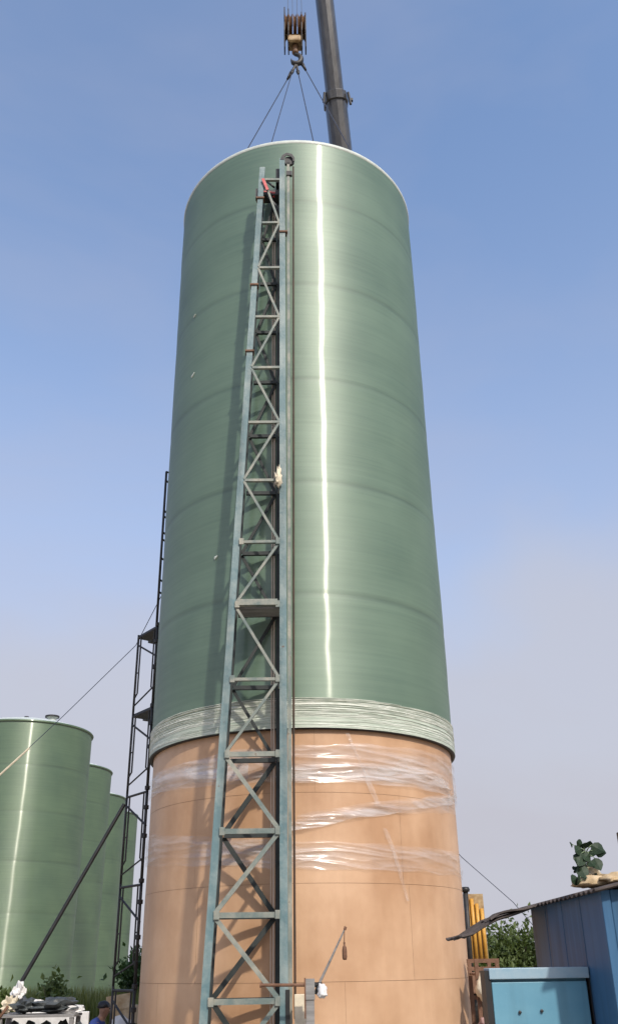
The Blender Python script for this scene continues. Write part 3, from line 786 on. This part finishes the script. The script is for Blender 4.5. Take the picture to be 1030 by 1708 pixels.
# guard frame above the top platform
gp0 = Vector((-2.68, 16.0, 0)); gp1 = Vector((-2.54, 16.35, 0))
post(gp0, 7.25, 10.5, 0.024)
MB().tube([(gp0.x, gp0.y, 10.5), (gp1.x, gp1.y, 10.62), (gp1.x+0.1, gp1.y+0.3, 10.62)], 0.02, 6).build('guard_rail', 'dark', sc)
post(gp1, 7.25, 10.62, 0.018)
for zz in (7.9, 8.15, 8.6, 9.0, 9.15, 9.5, 9.62, 10.3):
    MB().tube([(gp0.x, gp0.y, zz), (gp1.x, gp1.y, zz+0.02)], 0.02, 6).build('rung', 'dark', sc)
# raking prop and guys
prop = MB().tube([(-3.10, 16.35, 4.09), (-4.50, 16.2, 1.36), (-5.15, 16.13, 0.08)], 0.033, 10)
tag(prop.build('raking_prop', 'black', smooth=False), 'long black raking pole propping the scaffold from the lower left', 'pole')
guy = MB().tube([(-3.78, 19.9, 8.14), (-5.3, 20, 6.55), (-6.52, 20, 5.30), (-11.2, 20.3, 0.1)], 0.008, 6)
guy.tube([(-3.78, 19.9, 8.14), (-2.2, 17.2, 9.75)], 0.008, 6)
tag(guy.build('guy_wire', 'wire'), 'thin guy wire slanting across the yard tanks from the scaffold', 'wire')
tag(MB().tube([(-5.95, 20, 5.87), (-6.6, 20, 5.22), (-7.4, 20, 4.36)], 0.022, 6).build('wire_sleeve', 'cream'), 'pale sleeve on the guy wire in front of the nearest yard tank', 'sleeve')
tag(MB().tube([(2.2, 26, 6.4), (4.6, 28, 4.27), (5.95, 28, 3.05), (8.6, 29, 0.1)], 0.010, 6).build('stay_wire', 'wire'), 'thin stay wire slanting down to the right of the tan mould', 'wire')

# ------------------------------------------------------------------ row of yard tanks
tank_spots = [(-13.0, 43.1, 'nearest and largest of the green yard tanks, with a hatch on its roof'),
              (-13.82, 52.3, 'second green yard tank, half hidden behind the nearest one'),
              (-14.65, 61.5, 'third green yard tank in the receding row'),
              (-15.08, 68.9, 'farthest green yard tank seen through the scaffold')]
TZ = [0.12, 1.63, 3.6, 5.6, 7.6, 9.55, 11.42]
TR = 3.0
proto_rings = None
for ti, (tx, ty, lab) in enumerate(tank_spots):
    t = thing('storage_tank', lab, 'tank', (tx, ty, 0), 'green tanks in the yard')
    t.rotation_euler.z = ti*1.1
    if proto_rings is None:
        proto_rings = []
        for i in range(6):
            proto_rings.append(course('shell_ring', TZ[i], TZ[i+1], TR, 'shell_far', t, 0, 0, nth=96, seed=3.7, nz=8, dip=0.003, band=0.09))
        proto_rings.append(MB().lathe([(TR-0.02, 11.40), (TR+0.05, 11.41), (TR+0.07, 11.46), (TR+0.04, 11.50), (TR-0.1, 11.52)], 96).build('rim', 'shell_far', None, smooth=True))
        proto_rings.append(MB().lathe([(TR-0.08, 11.515), (2.4, 11.72), (1.5, 11.95), (0.01, 12.05)], 96).build('roof', 'lip', None, smooth=True))
        proto_rings.append(MB().lathe([(TR+0.05, 0.0), (TR+0.05, 0.12), (TR-0.02, 0.13)], 96).build('footing', 'concrete', None))
        for p in proto_rings[6:]: p.parent = t
    else:
        for p in proto_rings:
            c = p.copy(); col.objects.link(c); c.parent = t
t1 = [o for o in col.objects if o.name == 'storage_tank'][0]
hx, hy = 1.25, -0.6
h_ = MB().lathe([(0.20, 11.8), (0.20, 12.12), (0.30, 12.13), (0.30, 12.18), (0.01, 12.19)], 24, (hx, hy, 0)).build('hatch', 'lip', None); h_.parent = t1
sub(MB().lathe([(0.28, 12.12), (0.33, 12.125), (0.33, 12.20), (0.27, 12.205)], 24, (tank_spots[0][0]+hx, tank_spots[0][1]+hy, 0)), 'flange', 'dark', h_)
n_ = MB().lathe([(0.06, 11.9), (0.06, 12.22), (0.11, 12.23), (0.11, 12.27), (0.01, 12.28)], 16, (-0.05, -0.3, 0)).build('vent', 'boom', None); n_.parent = t1

# ------------------------------------------------------------------ vegetation
def bush(name, label, cat, loc, size, n, leaf, material, seed, group=None, upright=0.0, stems=6):
    rn = random.Random(seed); t = thing(name, label, cat, loc, group)
    L = Vector(loc); tr = MB()
    clumps = []
    for i in range(stems):
        a = rn.uniform(0, 2*PI); r = rn.uniform(0.1, 0.8)
        top = Vector((math.cos(a)*r*size[0]/2, math.sin(a)*r*size[1]/2, size[2]*rn.uniform(0.55, 0.98)))
        b = Vector((math.cos(a)*0.08*size[0], math.sin(a)*0.08*size[1], 0))
        mid = (b+top)/2+Vector((rn.uniform(-.1, .1), rn.uniform(-.1, .1), 0.1))*size[0]*0.3
        tr.tube([L+b, L+mid, L+top], [size[2]*0.018, size[2]*0.012, size[2]*0.004], 6)
        for q in range(4):
            clumps.append((b.lerp(top, rn.uniform(0.35, 1.0))+Vector((rn.gauss(0, .12)*size[0], rn.gauss(0, .12)*size[1], rn.gauss(0, .05)*size[2])), rn.uniform(0.14, 0.30)))
    tr.build('trunk', 'bark', t)
    vs, fs = [], []
    for i in range(n):
        c, cr_ = rn.choice(clumps)
        p = c + Vector((rn.gauss(0, cr_*size[0]*0.5), rn.gauss(0, cr_*size[1]*0.5), rn.gauss(0, cr_*size[2]*0.45)))
        if p.z < 0.02: p.z = rn.uniform(0.05, 0.3*size[2])
        ax = Vector((rn.gauss(0, 1), rn.gauss(0, 1), rn.gauss(0, 1)+upright*3)).normalized()
        sd = ax.cross(Vector((rn.gauss(0, 1), rn.gauss(0, 1), rn.gauss(0, 1)))).normalized()
        l_ = leaf*rn.uniform(0.6, 1.3); w_ = l_*rn.uniform(0.22, 0.34)*(1-0.5*upright)
        k_ = len(vs); nn = ax.cross(sd)*l_*0.12
        vs += [p, p+ax*l_*0.5+sd*w_+nn, p+ax*l_, p+ax*l_*0.5-sd*w_+nn]
        fs.append((k_, k_+1, k_+2, k_+3))
    MB().add([L+v for v in vs], fs).build('crown', material, t)
    return t
bush('leafy_bush', 'dense green bush seen under the shed awning', 'bush', (6.5, 33, 0), (4.2, 3.0, 2.55), 9000, 0.20, 'leaf_mid', 1, 'bushes behind the yard', upright=0.25, stems=16)
bush('leafy_bush', 'green bush just right of the crane, left in the gap under the awning', 'bush', (5.0, 35.5, 0), (3.2, 3.0, 2.25), 7000, 0.20, 'leaf_mid', 2, 'bushes behind the yard', upright=0.25, stems=12)
bush('leafy_bush', 'bush standing behind the blue shed', 'bush', (9.3, 35, 0), (4.0, 3.0, 2.3), 6000, 0.22, 'leaf_mid', 3, 'bushes behind the yard', upright=0.5, stems=12)
bush('shrub', 'dark green shrub behind the foot of the scaffold', 'shrub', (-5.0, 31, 0), (1.6, 1.6, 2.1), 2600, 0.20, 'leaf_dark', 4, stems=9)
bush('shrub', 'shrub with pale leaves between the yard tanks and the junk pile', 'shrub', (-6.6, 27, 0), (1.0, 1.0, 1.25), 900, 0.18, 'leaf_mid', 5, stems=6)
bush('shrub', 'leafy shrub at the bottom left corner beside the prop foot', 'shrub', (-4.95, 16.6, 0), (0.8, 0.8, 1.62), 700, 0.16, 'leaf_mid', 6, stems=7)
# reeds and long grass
def grass(name, label, x0, x1, y0, y1, n, h, seed):
    rn = random.Random(seed); vs, fs = [], []
    for i in range(n):
        x, y = rn.uniform(x0, x1), rn.uniform(y0, y1); hh = h*rn.uniform(0.5, 1.15); a = rn.uniform(0, 2*PI); w = rn.uniform(0.012, 0.028)
        lean = Vector((math.cos(a), math.sin(a), 0))*hh*rn.uniform(0.08, 0.35); sd = Vector((-math.sin(a), math.cos(a), 0))*w
        p = Vector((x, y, -0.03)); k_ = len(vs)
        vs += [p-sd, p+sd, p+lean*0.35+Vector((0, 0, hh*0.6))+sd*0.8, p+lean*0.35+Vector((0, 0, hh*0.6))-sd*0.8, p+lean+Vector((0, 0, hh))]
        fs += [(k_, k_+1, k_+2, k_+3), (k_+3, k_+2, k_+4)]
    o = MB().add(vs, fs).build(name, 'grass'); o['kind'] = 'stuff'; o['label'] = label; o['category'] = 'grass'
    return o
grass('long_grass', 'long yellow green grass growing in front of the yard tanks', -11, -3.8, 27, 34, 7000, 1.0, 1)
grass('long_grass', 'rough grass growing behind the crane and shed', 3, 14, 30, 40, 3000, 0.7, 2)

# ------------------------------------------------------------------ blue shed with lean-to sheet, cabinet
shed = thing('blue_shed', 'blue painted steel shed at the right edge under a sheet roof', 'shed', (3.6, 9.2, 0))
XW, Y0, Y1 = 2.43, 8.0, 10.6
for i in range(4):
    ya = Y0+0.05+(Y1-Y0-0.05)*i/4; yb = Y0+0.05+(Y1-Y0-0.05)*(i+1)/4
    MB().box((XW+0.02, (ya+yb)/2, 1.03), (0.04, yb-ya-0.012, 2.05)).build('side_panel', 'shed', shed, bevel=0.008)
for i in range(4):
    xa = XW+0.06+0.6*i
    MB().box((xa+0.30, Y0+0.02, 1.04+0.09*i*0), (0.588, 0.04, 2.05)).build('front_panel', 'shed', shed, bevel=0.008)
MB().box((XW+0.02, Y0+0.01, 1.03), (0.075, 0.075, 2.06)).build('corner_post', 'shed', shed, bevel=0.006)
MB().box((3.6, Y1, 1.05), (2.3, 0.04, 2.06)).build('back_panel', 'shed', shed)
MB().box((4.8, 9.3, 1.05), (0.04, 2.5, 2.06)).build('side_panel', 'shed', shed)
def roof_z(x): return 2.09+0.13*(x-2.43) if x > 2.43 else 2.09+0.37*(x-2.43)
def corr(x0, x1, y0, y1, zf, amp, wl_, axis='y', thick=0.012, nm='roof_sheet', nx=10, parent=None, curl=0.0, jag=0.0):
    ny = int((y1-y0)/wl_*8); vs = []
    for s in (0, 1):
        for i in range(nx+1):
            x = x0+(x1-x0)*i/nx
            for j in range(ny+1):
                y = y0+(y1-y0)*j/ny
                xx = x
                if i == 0: xx = x+jag*noise.noise(Vector((y*5, 0, 0)))
                z = zf(x)+amp*math.sin(2*PI*(y-y0)/wl_)+curl*noise.noise(Vector((x*2.2, y*1.7, 2)))-s*thick
                vs.append((xx, y, z))
    n1 = ny+1; tot = n1*(nx+1)
    fs = []
    for i in range(nx):
        for j in range(ny):
            a = i*n1+j; fs.append((a, a+1, a+n1+1, a+n1)); fs.append((a+tot, a+n1+tot, a+n1+1+tot, a+1+tot))
    for j in range(ny):
        fs.append((j, j+tot, j+1+tot, j+1)); a = nx*n1+j; fs.append((a, a+1, a+1+tot, a+tot))
    for i in range(nx):
        a = i*n1; fs.append((a, a+n1, a+n1+tot, a+tot)); a = i*n1+ny; fs.append((a, a+tot, a+n1+tot, a+n1))
    return MB().add(vs, fs).build(nm, 'sheet', parent, smooth=False)
corr(2.34, 4.95, 7.86, 10.75, roof_z, 0.012, 0.15, nm='roof_sheet', parent=shed)
def aw_z(x):
    P = [(1.58, 1.775), (1.68, 1.80), (1.80, 1.87), (1.95, 1.945), (2.2, 2.01), (2.36, 2.055), (2.6, 2.10)]
    for (xa, za), (xb, zb) in zip(P, P[1:]):
        if x <= xb: return za+(zb-za)*(x-xa)/(xb-xa)
    return P[-1][1]
tag(corr(1.58, 2.40, 9.9, 10.95, aw_z, 0.010, 0.14, nm='awning_sheet', curl=0.016, jag=0.09, nx=16), 'ragged dark corrugated sheet jutting left from the shed roof as an awning', 'roof sheet')
tag(corr(1.86, 2.32, 9.86, 10.3, lambda x: aw_z(x)+0.026+0.018*math.sin((x-1.86)*11), 0.008, 0.12, nm='loose_sheet', curl=0.02, jag=0.05), 'curled scrap of dark sheet lying on top of the awning', 'roof sheet')

cab = thing('steel_cabinet', 'shallow light blue steel cabinet standing against the shed wall', 'cabinet', (1.98, 9.0, 0))
cx0, cx1, cy0, cy1, cz = 1.575, 2.415, 8.70, 8.90, 1.50
MB().box(((cx0+cx1)/2, (cy0+cy1)/2+0.01, (cz-0.03)/2+0.03), (cx1-cx0-0.02, cy1-cy0-0.02, cz-0.06)).build('body', 'cabinet', cab)
MB().box(((cx0+cx1)/2-0.005, cy0-0.012, 0.74), (cx1-cx0-0.03, 0.03, 1.30)).build('door', 'cabinet', cab, bevel=0.006)
MB().box(((cx0+cx1)/2, cy0+0.08, 1.455), (cx1-cx0+0.012, cy1-cy0+0.06, 0.085)).build('top_cap', 'cabtop', cab, bevel=0.006)
MB().box((cx0-0.018, (cy0+cy1)/2-0.02, 0.75), (0.05, cy1-cy0+0.02, 1.46)).build('dark_side_flange', 'black', cab)
MB().box((cx1+0.006, cy0+0.07, 0.75), (0.008, 0.18, 1.48)).build('gap_shade_strip', 'black', cab)  # black strip standing in for the shade in the gap beside the shed wall
dr = [o for o in col.objects if o.name == 'door'][0]
for x, z in ((1.80, 1.165), (1.985, 1.172)):
    kn = MB().lathe([(0.006, 0), (0.013, 0.004), (0.013, 0.016), (0.004, 0.02)], 12, close=True)
    kn.v = [(x+a_, cy0-0.027-c_, z+b_) for a_, b_, c_ in kn.v]
    sub(kn, 'bolt', 'dark', dr)
sub(MB().box((2.0, cy0-0.03, 0.75), (0.03, 0.03, 0.16)), 'handle', 'dark', dr)

# on the shed roof: sacks, cloth, squash plant
tag(crumple('beige_sack', 'sack', (2.54, 8.62, 2.11), (0.34, 0.30, 0.14), 2, amp=0.35, fs=2.4), 'slumped beige sack lying on the edge of the shed roof', 'sack')
tag(crumple('folded_tarp', 'sack', (2.72, 8.50, 2.135), (0.26, 0.28, 0.12), 7, amp=0.5, fs=2.6), 'crumpled tan tarpaulin at the right end of the shed roof', 'tarpaulin')
tag(crumple('white_bag', 'cream', (2.56, 8.72, 2.19), (0.20, 0.20, 0.20), 5, amp=0.4, fs=2.3), 'white plastic bag tucked behind the sack under the roof plant', 'bag')
pl = thing('roof_plant', 'broad leaved potted plant growing up from the sacks on the shed roof', 'plant', (2.52, 8.62, 2.18))
MB().tube([(2.47, 8.62, 2.16), (2.50, 8.62, 2.30), (2.525, 8.62, 2.40), (2.53, 8.63, 2.50)], [0.008, 0.007, 0.006, 0.003], 6).build('stem', 'stem', pl)
def leaf_at(px, pz, size, rot, tilt, y=8.60, stem_to=None):
    out = [(0, 0), (0.30, 0.10), (0.48, 0.34), (0.42, 0.62), (0.20, 0.86), (0, 1.05), (-0.20, 0.86), (-0.42, 0.62), (-0.48, 0.34), (-0.30, 0.10)]
    R = Matrix.Rotation(rot, 3, 'Y') @ Matrix.Rotation(tilt, 3, 'X')
    vs = []
    for th in (0, 1):
        for a_, b_ in out:
            p = Vector((a_*size, -0.02*size+0.25*size*abs(a_)-0.15*size*b_*b_+th*0.002, b_*size)); vs.append(Vector((px, y, pz))+R @ p)
    cen = [Vector((px, y, pz))+R @ Vector((0, -0.15*size*0.2+th*0.002, 0.5*size)) for th in (0, 1)]
    n = 10; vs += cen
    fs = [(i, (i+1) % n, 2*n) for i in range(n)]+[(n+(i+1) % n, n+i, 2*n+1) for i in range(n)]+[(i, i+n, (i+1) % n+n, (i+1) % n) for i in range(n)]
    lf = MB().add(vs, fs).build('leaf', 'plant', pl)
    if stem_to:
        sub(MB().tube([stem_to, ((px+stem_to[0])/2, y, (pz+stem_to[2])/2+0.015), (px, y, pz)], 0.0035, 5), 'leaf_stalk', 'stem', lf)
S = (2.525, 8.62, 2.40)
leaf_at(2.478, 2.44, 0.10, -2.0, 0.5, 8.56, S)
leaf_at(2.470, 2.40, 0.13, -2.7, 0.25, 8.55, S)
leaf_at(2.44, 2.30, 0.12, 2.9, 0.2, 8.54, (2.50, 8.62, 2.30))
leaf_at(2.475, 2.26, 0.10, 3.4, 0.4, 8.55, (2.50, 8.62, 2.28))
leaf_at(2.575, 2.47, 0.12, 2.2, 0.3, 8.57, S)
leaf_at(2.585, 2.36, 0.115, 2.9, 0.2, 8.56, (2.52, 8.62, 2.38))
leaf_at(2.520, 2.44, 0.09, -0.1, 0.9, 8.60, S)
leaf_at(2.560, 2.45, 0.07, 0.1, 0.6, 8.60, S)
leaf_at(2.545, 2.40, 0.10, -2.3, 0.4, 8.58, S)
leaf_at(2.40, 2.19, 0.10, -1.9, 0.5, 8.52, (2.48, 8.62, 2.20))
leaf_at(2.42, 2.17, 0.09, -1.3, 0.9, 8.52, (2.48, 8.62, 2.18))
leaf_at(2.445, 2.24, 0.05, -0.6, 0.5, 8.54, (2.48, 8.62, 2.20))
leaf_at(2.50, 2.47, 0.085, -1.2, 0.5, 8.58, S)
leaf_at(2.60, 2.42, 0.10, 1.9, 0.5, 8.57, S)
leaf_at(2.535, 2.34, 0.08, 2.7, 0.6, 8.57, (2.51, 8.62, 2.34))
leaf_at(2.46, 2.33, 0.09, -1.7, 0.6, 8.56, (2.505, 8.62, 2.33))
rn = random.Random(8)
for i in range(16):
    leaf_at(2.50+rn.uniform(-0.09, 0.11), rn.uniform(2.22, 2.50), rn.uniform(0.035, 0.075), rn.uniform(-3, 3), rn.uniform(0.1, 0.9), rn.uniform(8.56, 8.68), (2.515, 8.62, rn.uniform(2.25, 2.45)))
ub = MB().box((2.90, 8.62, 2.37), (0.12, 0.05, 0.42)).build('dark_upright_board', 'black', bevel=0.004)
tag(ub, 'dark board standing on the shed roof at the right edge', 'board')

# ------------------------------------------------------------------ rack and bag between mould and cabinet
rack = thing('steel_rack', 'rusty brown steel rack between the tan mould and the blue cabinet', 'rack', (2.75, 14.0, 0))
for x in (2.34, 2.62):
    for y in (13.8, 14.4):
        MB().box((x, y, 0.80), (0.05, 0.05, 1.56)).build('post', 'rust', rack)
for z in (1.56, 1.46, 1.10, 0.75, 0.35):
    MB().box((2.48, 13.8, z), (0.34, 0.045, 0.05)).build('rail', 'rust', rack)
    MB().box((2.48, 14.4, z), (0.34, 0.045, 0.05)).build('rail', 'rust', rack)
for z in (1.44, 0.72):
    for kk in range(3):
        MB().box((2.48, 13.92+0.17*kk, z-0.045), (0.32, 0.15, 0.025)).build('shelf_board', 'rust', rack)
tag(crumple('black_bundle', 'tarp', (2.50, 13.98, 0.72), (0.28, 0.36, 0.50), 12, amp=0.3), 'dark bundle stuffed on the lower rack shelf', 'bundle')
tag(crumple('cream_bag', 'cream', (2.40, 13.70, 1.07), (0.21, 0.20, 0.33), 3, amp=0.35, fs=1.6, flat=0.9), 'cream cloth bag hanging on the rusty rack beside the mould', 'bag')
tag(crumple('pink_rag', 'pink', (2.37, 13.70, 0.78), (0.16, 0.12, 0.14), 8, amp=0.4), 'faded pink rag hanging low on the rusty rack', 'rag')

# ------------------------------------------------------------------ junk at bottom left
bench = thing('work_bench', 'low plank bench loaded with junk at the bottom left', 'bench', (-4.0, 15.6, 0))
MB().box((-3.98, 15.55, 0.925), (1.15, 0.55, 0.035)).build('bench_top', 'board', bench, bevel=0.006)
for x in (-4.5, -3.45):
    for y in (15.33, 15.77): MB().box((x, y, 0.45), (0.06, 0.06, 0.90)).build('leg', 'board', bench)
wp = MB().box((-4.05, 16.3, 0.48), (1.3, 0.06, 0.92)).build('white_screen', 'white', bevel=0.01)
tag(wp, 'low white screen standing behind the bench', 'screen')
rn = random.Random(4)
for i in range(5):
    x = -4.38+0.245*i
    tag(crumple('black_sack', 'tarp', (x, 15.62, 0.0), (0.30, 0.34, 0.83+0.03*rn.random()), 20+i, amp=0.12, flat=1.0), ['leftmost dark sack under the bench', 'second dark sack from the left under the bench', 'middle dark sack under the bench', 'fourth dark sack from the left under the bench', 'rightmost dark sack under the bench'][i], 'sack', 'dark sacks under the bench')
tag(crumple('tarp_heap', 'tarp', (-3.78, 15.6, 0.94), (0.66, 0.42, 0.24), 31, amp=0.7, fs=2.9, smooth=False), 'grey black tarpaulin heap on the right half of the bench', 'tarpaulin')
tag(crumple('tarp_bundle', 'tarp', (-4.22, 15.6, 0.94), (0.34, 0.34, 0.24), 33, amp=0.8, fs=2.6, smooth=False), 'small dark tarpaulin bundle on the left half of the bench', 'tarpaulin')
tag(crumple('white_sack', 'white', (-4.11, 15.75, 1.00), (0.26, 0.2, 0.17), 35, amp=0.8, fs=1.6, sub_=2, smooth=False), 'white sack poking up between the tarpaulin heaps on the bench', 'sack')
tag(crumple('white_sheet', 'white', (-3.58, 15.62, 0.92), (0.42, 0.3, 0.17), 37, amp=0.8, fs=1.7, sub_=2, smooth=False), 'crumpled white plastic sheet at the right end of the bench', 'plastic sheet')
tag(crumple('white_bag', 'white', (-4.48, 16.05, 1.12), (0.18, 0.16, 0.32), 41, amp=1.0, fs=2.6, smooth=False), 'white plastic bag tied at the foot of the black prop', 'bag')
tag(crumple('white_bag', 'cream', (-4.56, 15.9, 0.95), (0.20, 0.16, 0.24), 43, amp=1.0, fs=2.6, smooth=False), 'off white plastic bag slumped below the tied bag at the prop', 'bag')
tag(MB().tube([(-4.40, 15.3, 1.06), (-4.62, 15.2, 0.75), (-4.8, 15.1, 0.05)], 0.022, 8).build('leaning_stick', 'rust'), 'thin brown stick leaning against the left end of the bench', 'stick')
crate = thing('cardboard_box', 'beige cardboard box behind the scaffold foot', 'box', (-3.35, 18.9, 0))
MB().box((-3.30, 18.9, 0.78), (0.44, 0.40, 0.30)).build('carton', 'sack', crate, bevel=0.01)
MB().bar((-3.60, 18.70, 0.955), (-3.16, 18.70, 1.02), 0.02, 0.24, (0, 0, 1)).build('flap', 'sack', crate)
tag(crumple('white_sack', 'white', (-3.3, 18.75, 0.0), (0.55, 0.4, 0.78), 45, amp=0.2, flat=1.0), 'full white sack under the cardboard box behind the scaffold', 'sack')

# ------------------------------------------------------------------ crouching person in blue
per = thing('person', 'person in navy blue shirt crouching behind the bench, black hair', 'person', (-3.55, 17.6, 0.05))
def skin(name, verts, edges, radii, material, parent, root=0, lvl=2):
    me = bpy.data.meshes.new(name); me.from_pydata(verts, edges, []); me.materials.append(M[material])
    o = bpy.data.objects.new(name, me); col.objects.link(o)
    s = o.modifiers.new('skin', 'SKIN'); s.use_smooth_shade = True
    sv = me.skin_vertices[0].data
    for i, r in enumerate(radii): sv[i].radius = (r, r); sv[i].use_root = (i == root)
    u = o.modifiers.new('sub', 'SUBSURF'); u.levels = lvl; u.render_levels = lvl
    o.parent = parent
    return o
V = [(-0.10, 0, 0.26), (-0.06, 0, 0.42), (0.02, 0, 0.58), (0.06, 0, 0.68), (0.10, 0, 0.745), (0.125, 0, 0.80), (0.14, 0, 0.87), (0.135, 0, 0.93),
     (0.05, 0.16, 0.64), (0.14, 0.22, 0.46), (0.32, 0.16, 0.42), (0.05, -0.16, 0.64), (0.15, -0.22, 0.46), (0.33, -0.16, 0.43),
     (-0.08, 0.10, 0.24), (0.24, 0.16, 0.46), (0.08, 0.15, 0.10), (0.24, 0.15, 0.05), (-0.08, -0.10, 0.24), (0.24, -0.16, 0.46), (0.08, -0.15, 0.10), (0.24, -0.15, 0.05)]
Ed = [(0,1),(1,2),(2,3),(3,4),(4,5),(5,6),(6,7),(3,8),(8,9),(9,10),(3,11),(11,12),(12,13),(0,14),(14,15),(15,16),(16,17),(0,18),(18,19),(19,20),(20,21)]
Rd = [.13,.13,.14,.10,.058,.082,.104,.085,.07,.05,.035,.07,.05,.035,.10,.07,.05,.045,.10,.07,.05,.045]
body = skin('body', V, Ed, Rd, 'skin', per)
# shirt and trousers as clothing shells a little larger than the body
shirt = skin('shirt', [V[0], V[1], V[2], V[3], (0.098, 0, 0.752), V[8], V[9], V[11], V[12]], [(0,1),(1,2),(2,3),(3,4),(3,5),(5,6),(3,7),(7,8)], [.14,.15,.175,.15,.078,.095,.066,.095,.066], 'blue_cloth', per)
trs = skin('trousers', [V[0], V[14], V[15], V[16], V[18], V[19], V[20]], [(0,1),(1,2),(2,3),(0,4),(4,5),(5,6)], [.145,.112,.083,.062,.112,.083,.062], 'trouser', per)
hr_ = crumple('hair', 'hair', (0, 0, 0), (0.215, 0.215, 0.17), 50, None, amp=0.18); hr_.parent = per; hr_.location = (0.115, 0, 0.865)
fc = MB().tube([(0.235, 0, 0.865), (0.258, 0, 0.842), (0.238, 0, 0.836)], [0.008, 0.016, 0.010], 8).build('nose', 'skin', None, smooth=True); fc.parent = per
for s in (-1, 1):
    e = MB().lathe([(0.002, -0.012), (0.011, 0), (0.002, 0.012)], 8, (0.226, 0.034*s, 0.876)).build('eye', 'hair', None); e.parent = per
    er = MB().box((0.14, 0.102*s, 0.855), (0.03, 0.02, 0.05)).build('ear', 'skin', None, bevel=0.008); er.parent = per
    for kf in range(4):
        fb = MB().tube([(0.33, 0.16*s+0.018*(kf-1.5), 0.42), (0.38, 0.16*s+0.02*(kf-1.5), 0.40), (0.40, 0.16*s+0.02*(kf-1.5), 0.365)], [0.010, 0.009, 0.007], 6).build('finger', 'skin', None, smooth=True); fb.parent = per
    tb = MB().tube([(0.31, 0.16*s-0.035*s, 0.42), (0.35, 0.16*s-0.055*s, 0.41), (0.375, 0.16*s-0.05*s, 0.395)], [0.011, 0.010, 0.008], 6).build('thumb', 'skin', None, smooth=True); tb.parent = per
mo = MB().box((0.226, 0, 0.815), (0.012, 0.045, 0.01)).build('mouth', 'pink', None, bevel=0.003); mo.parent = per
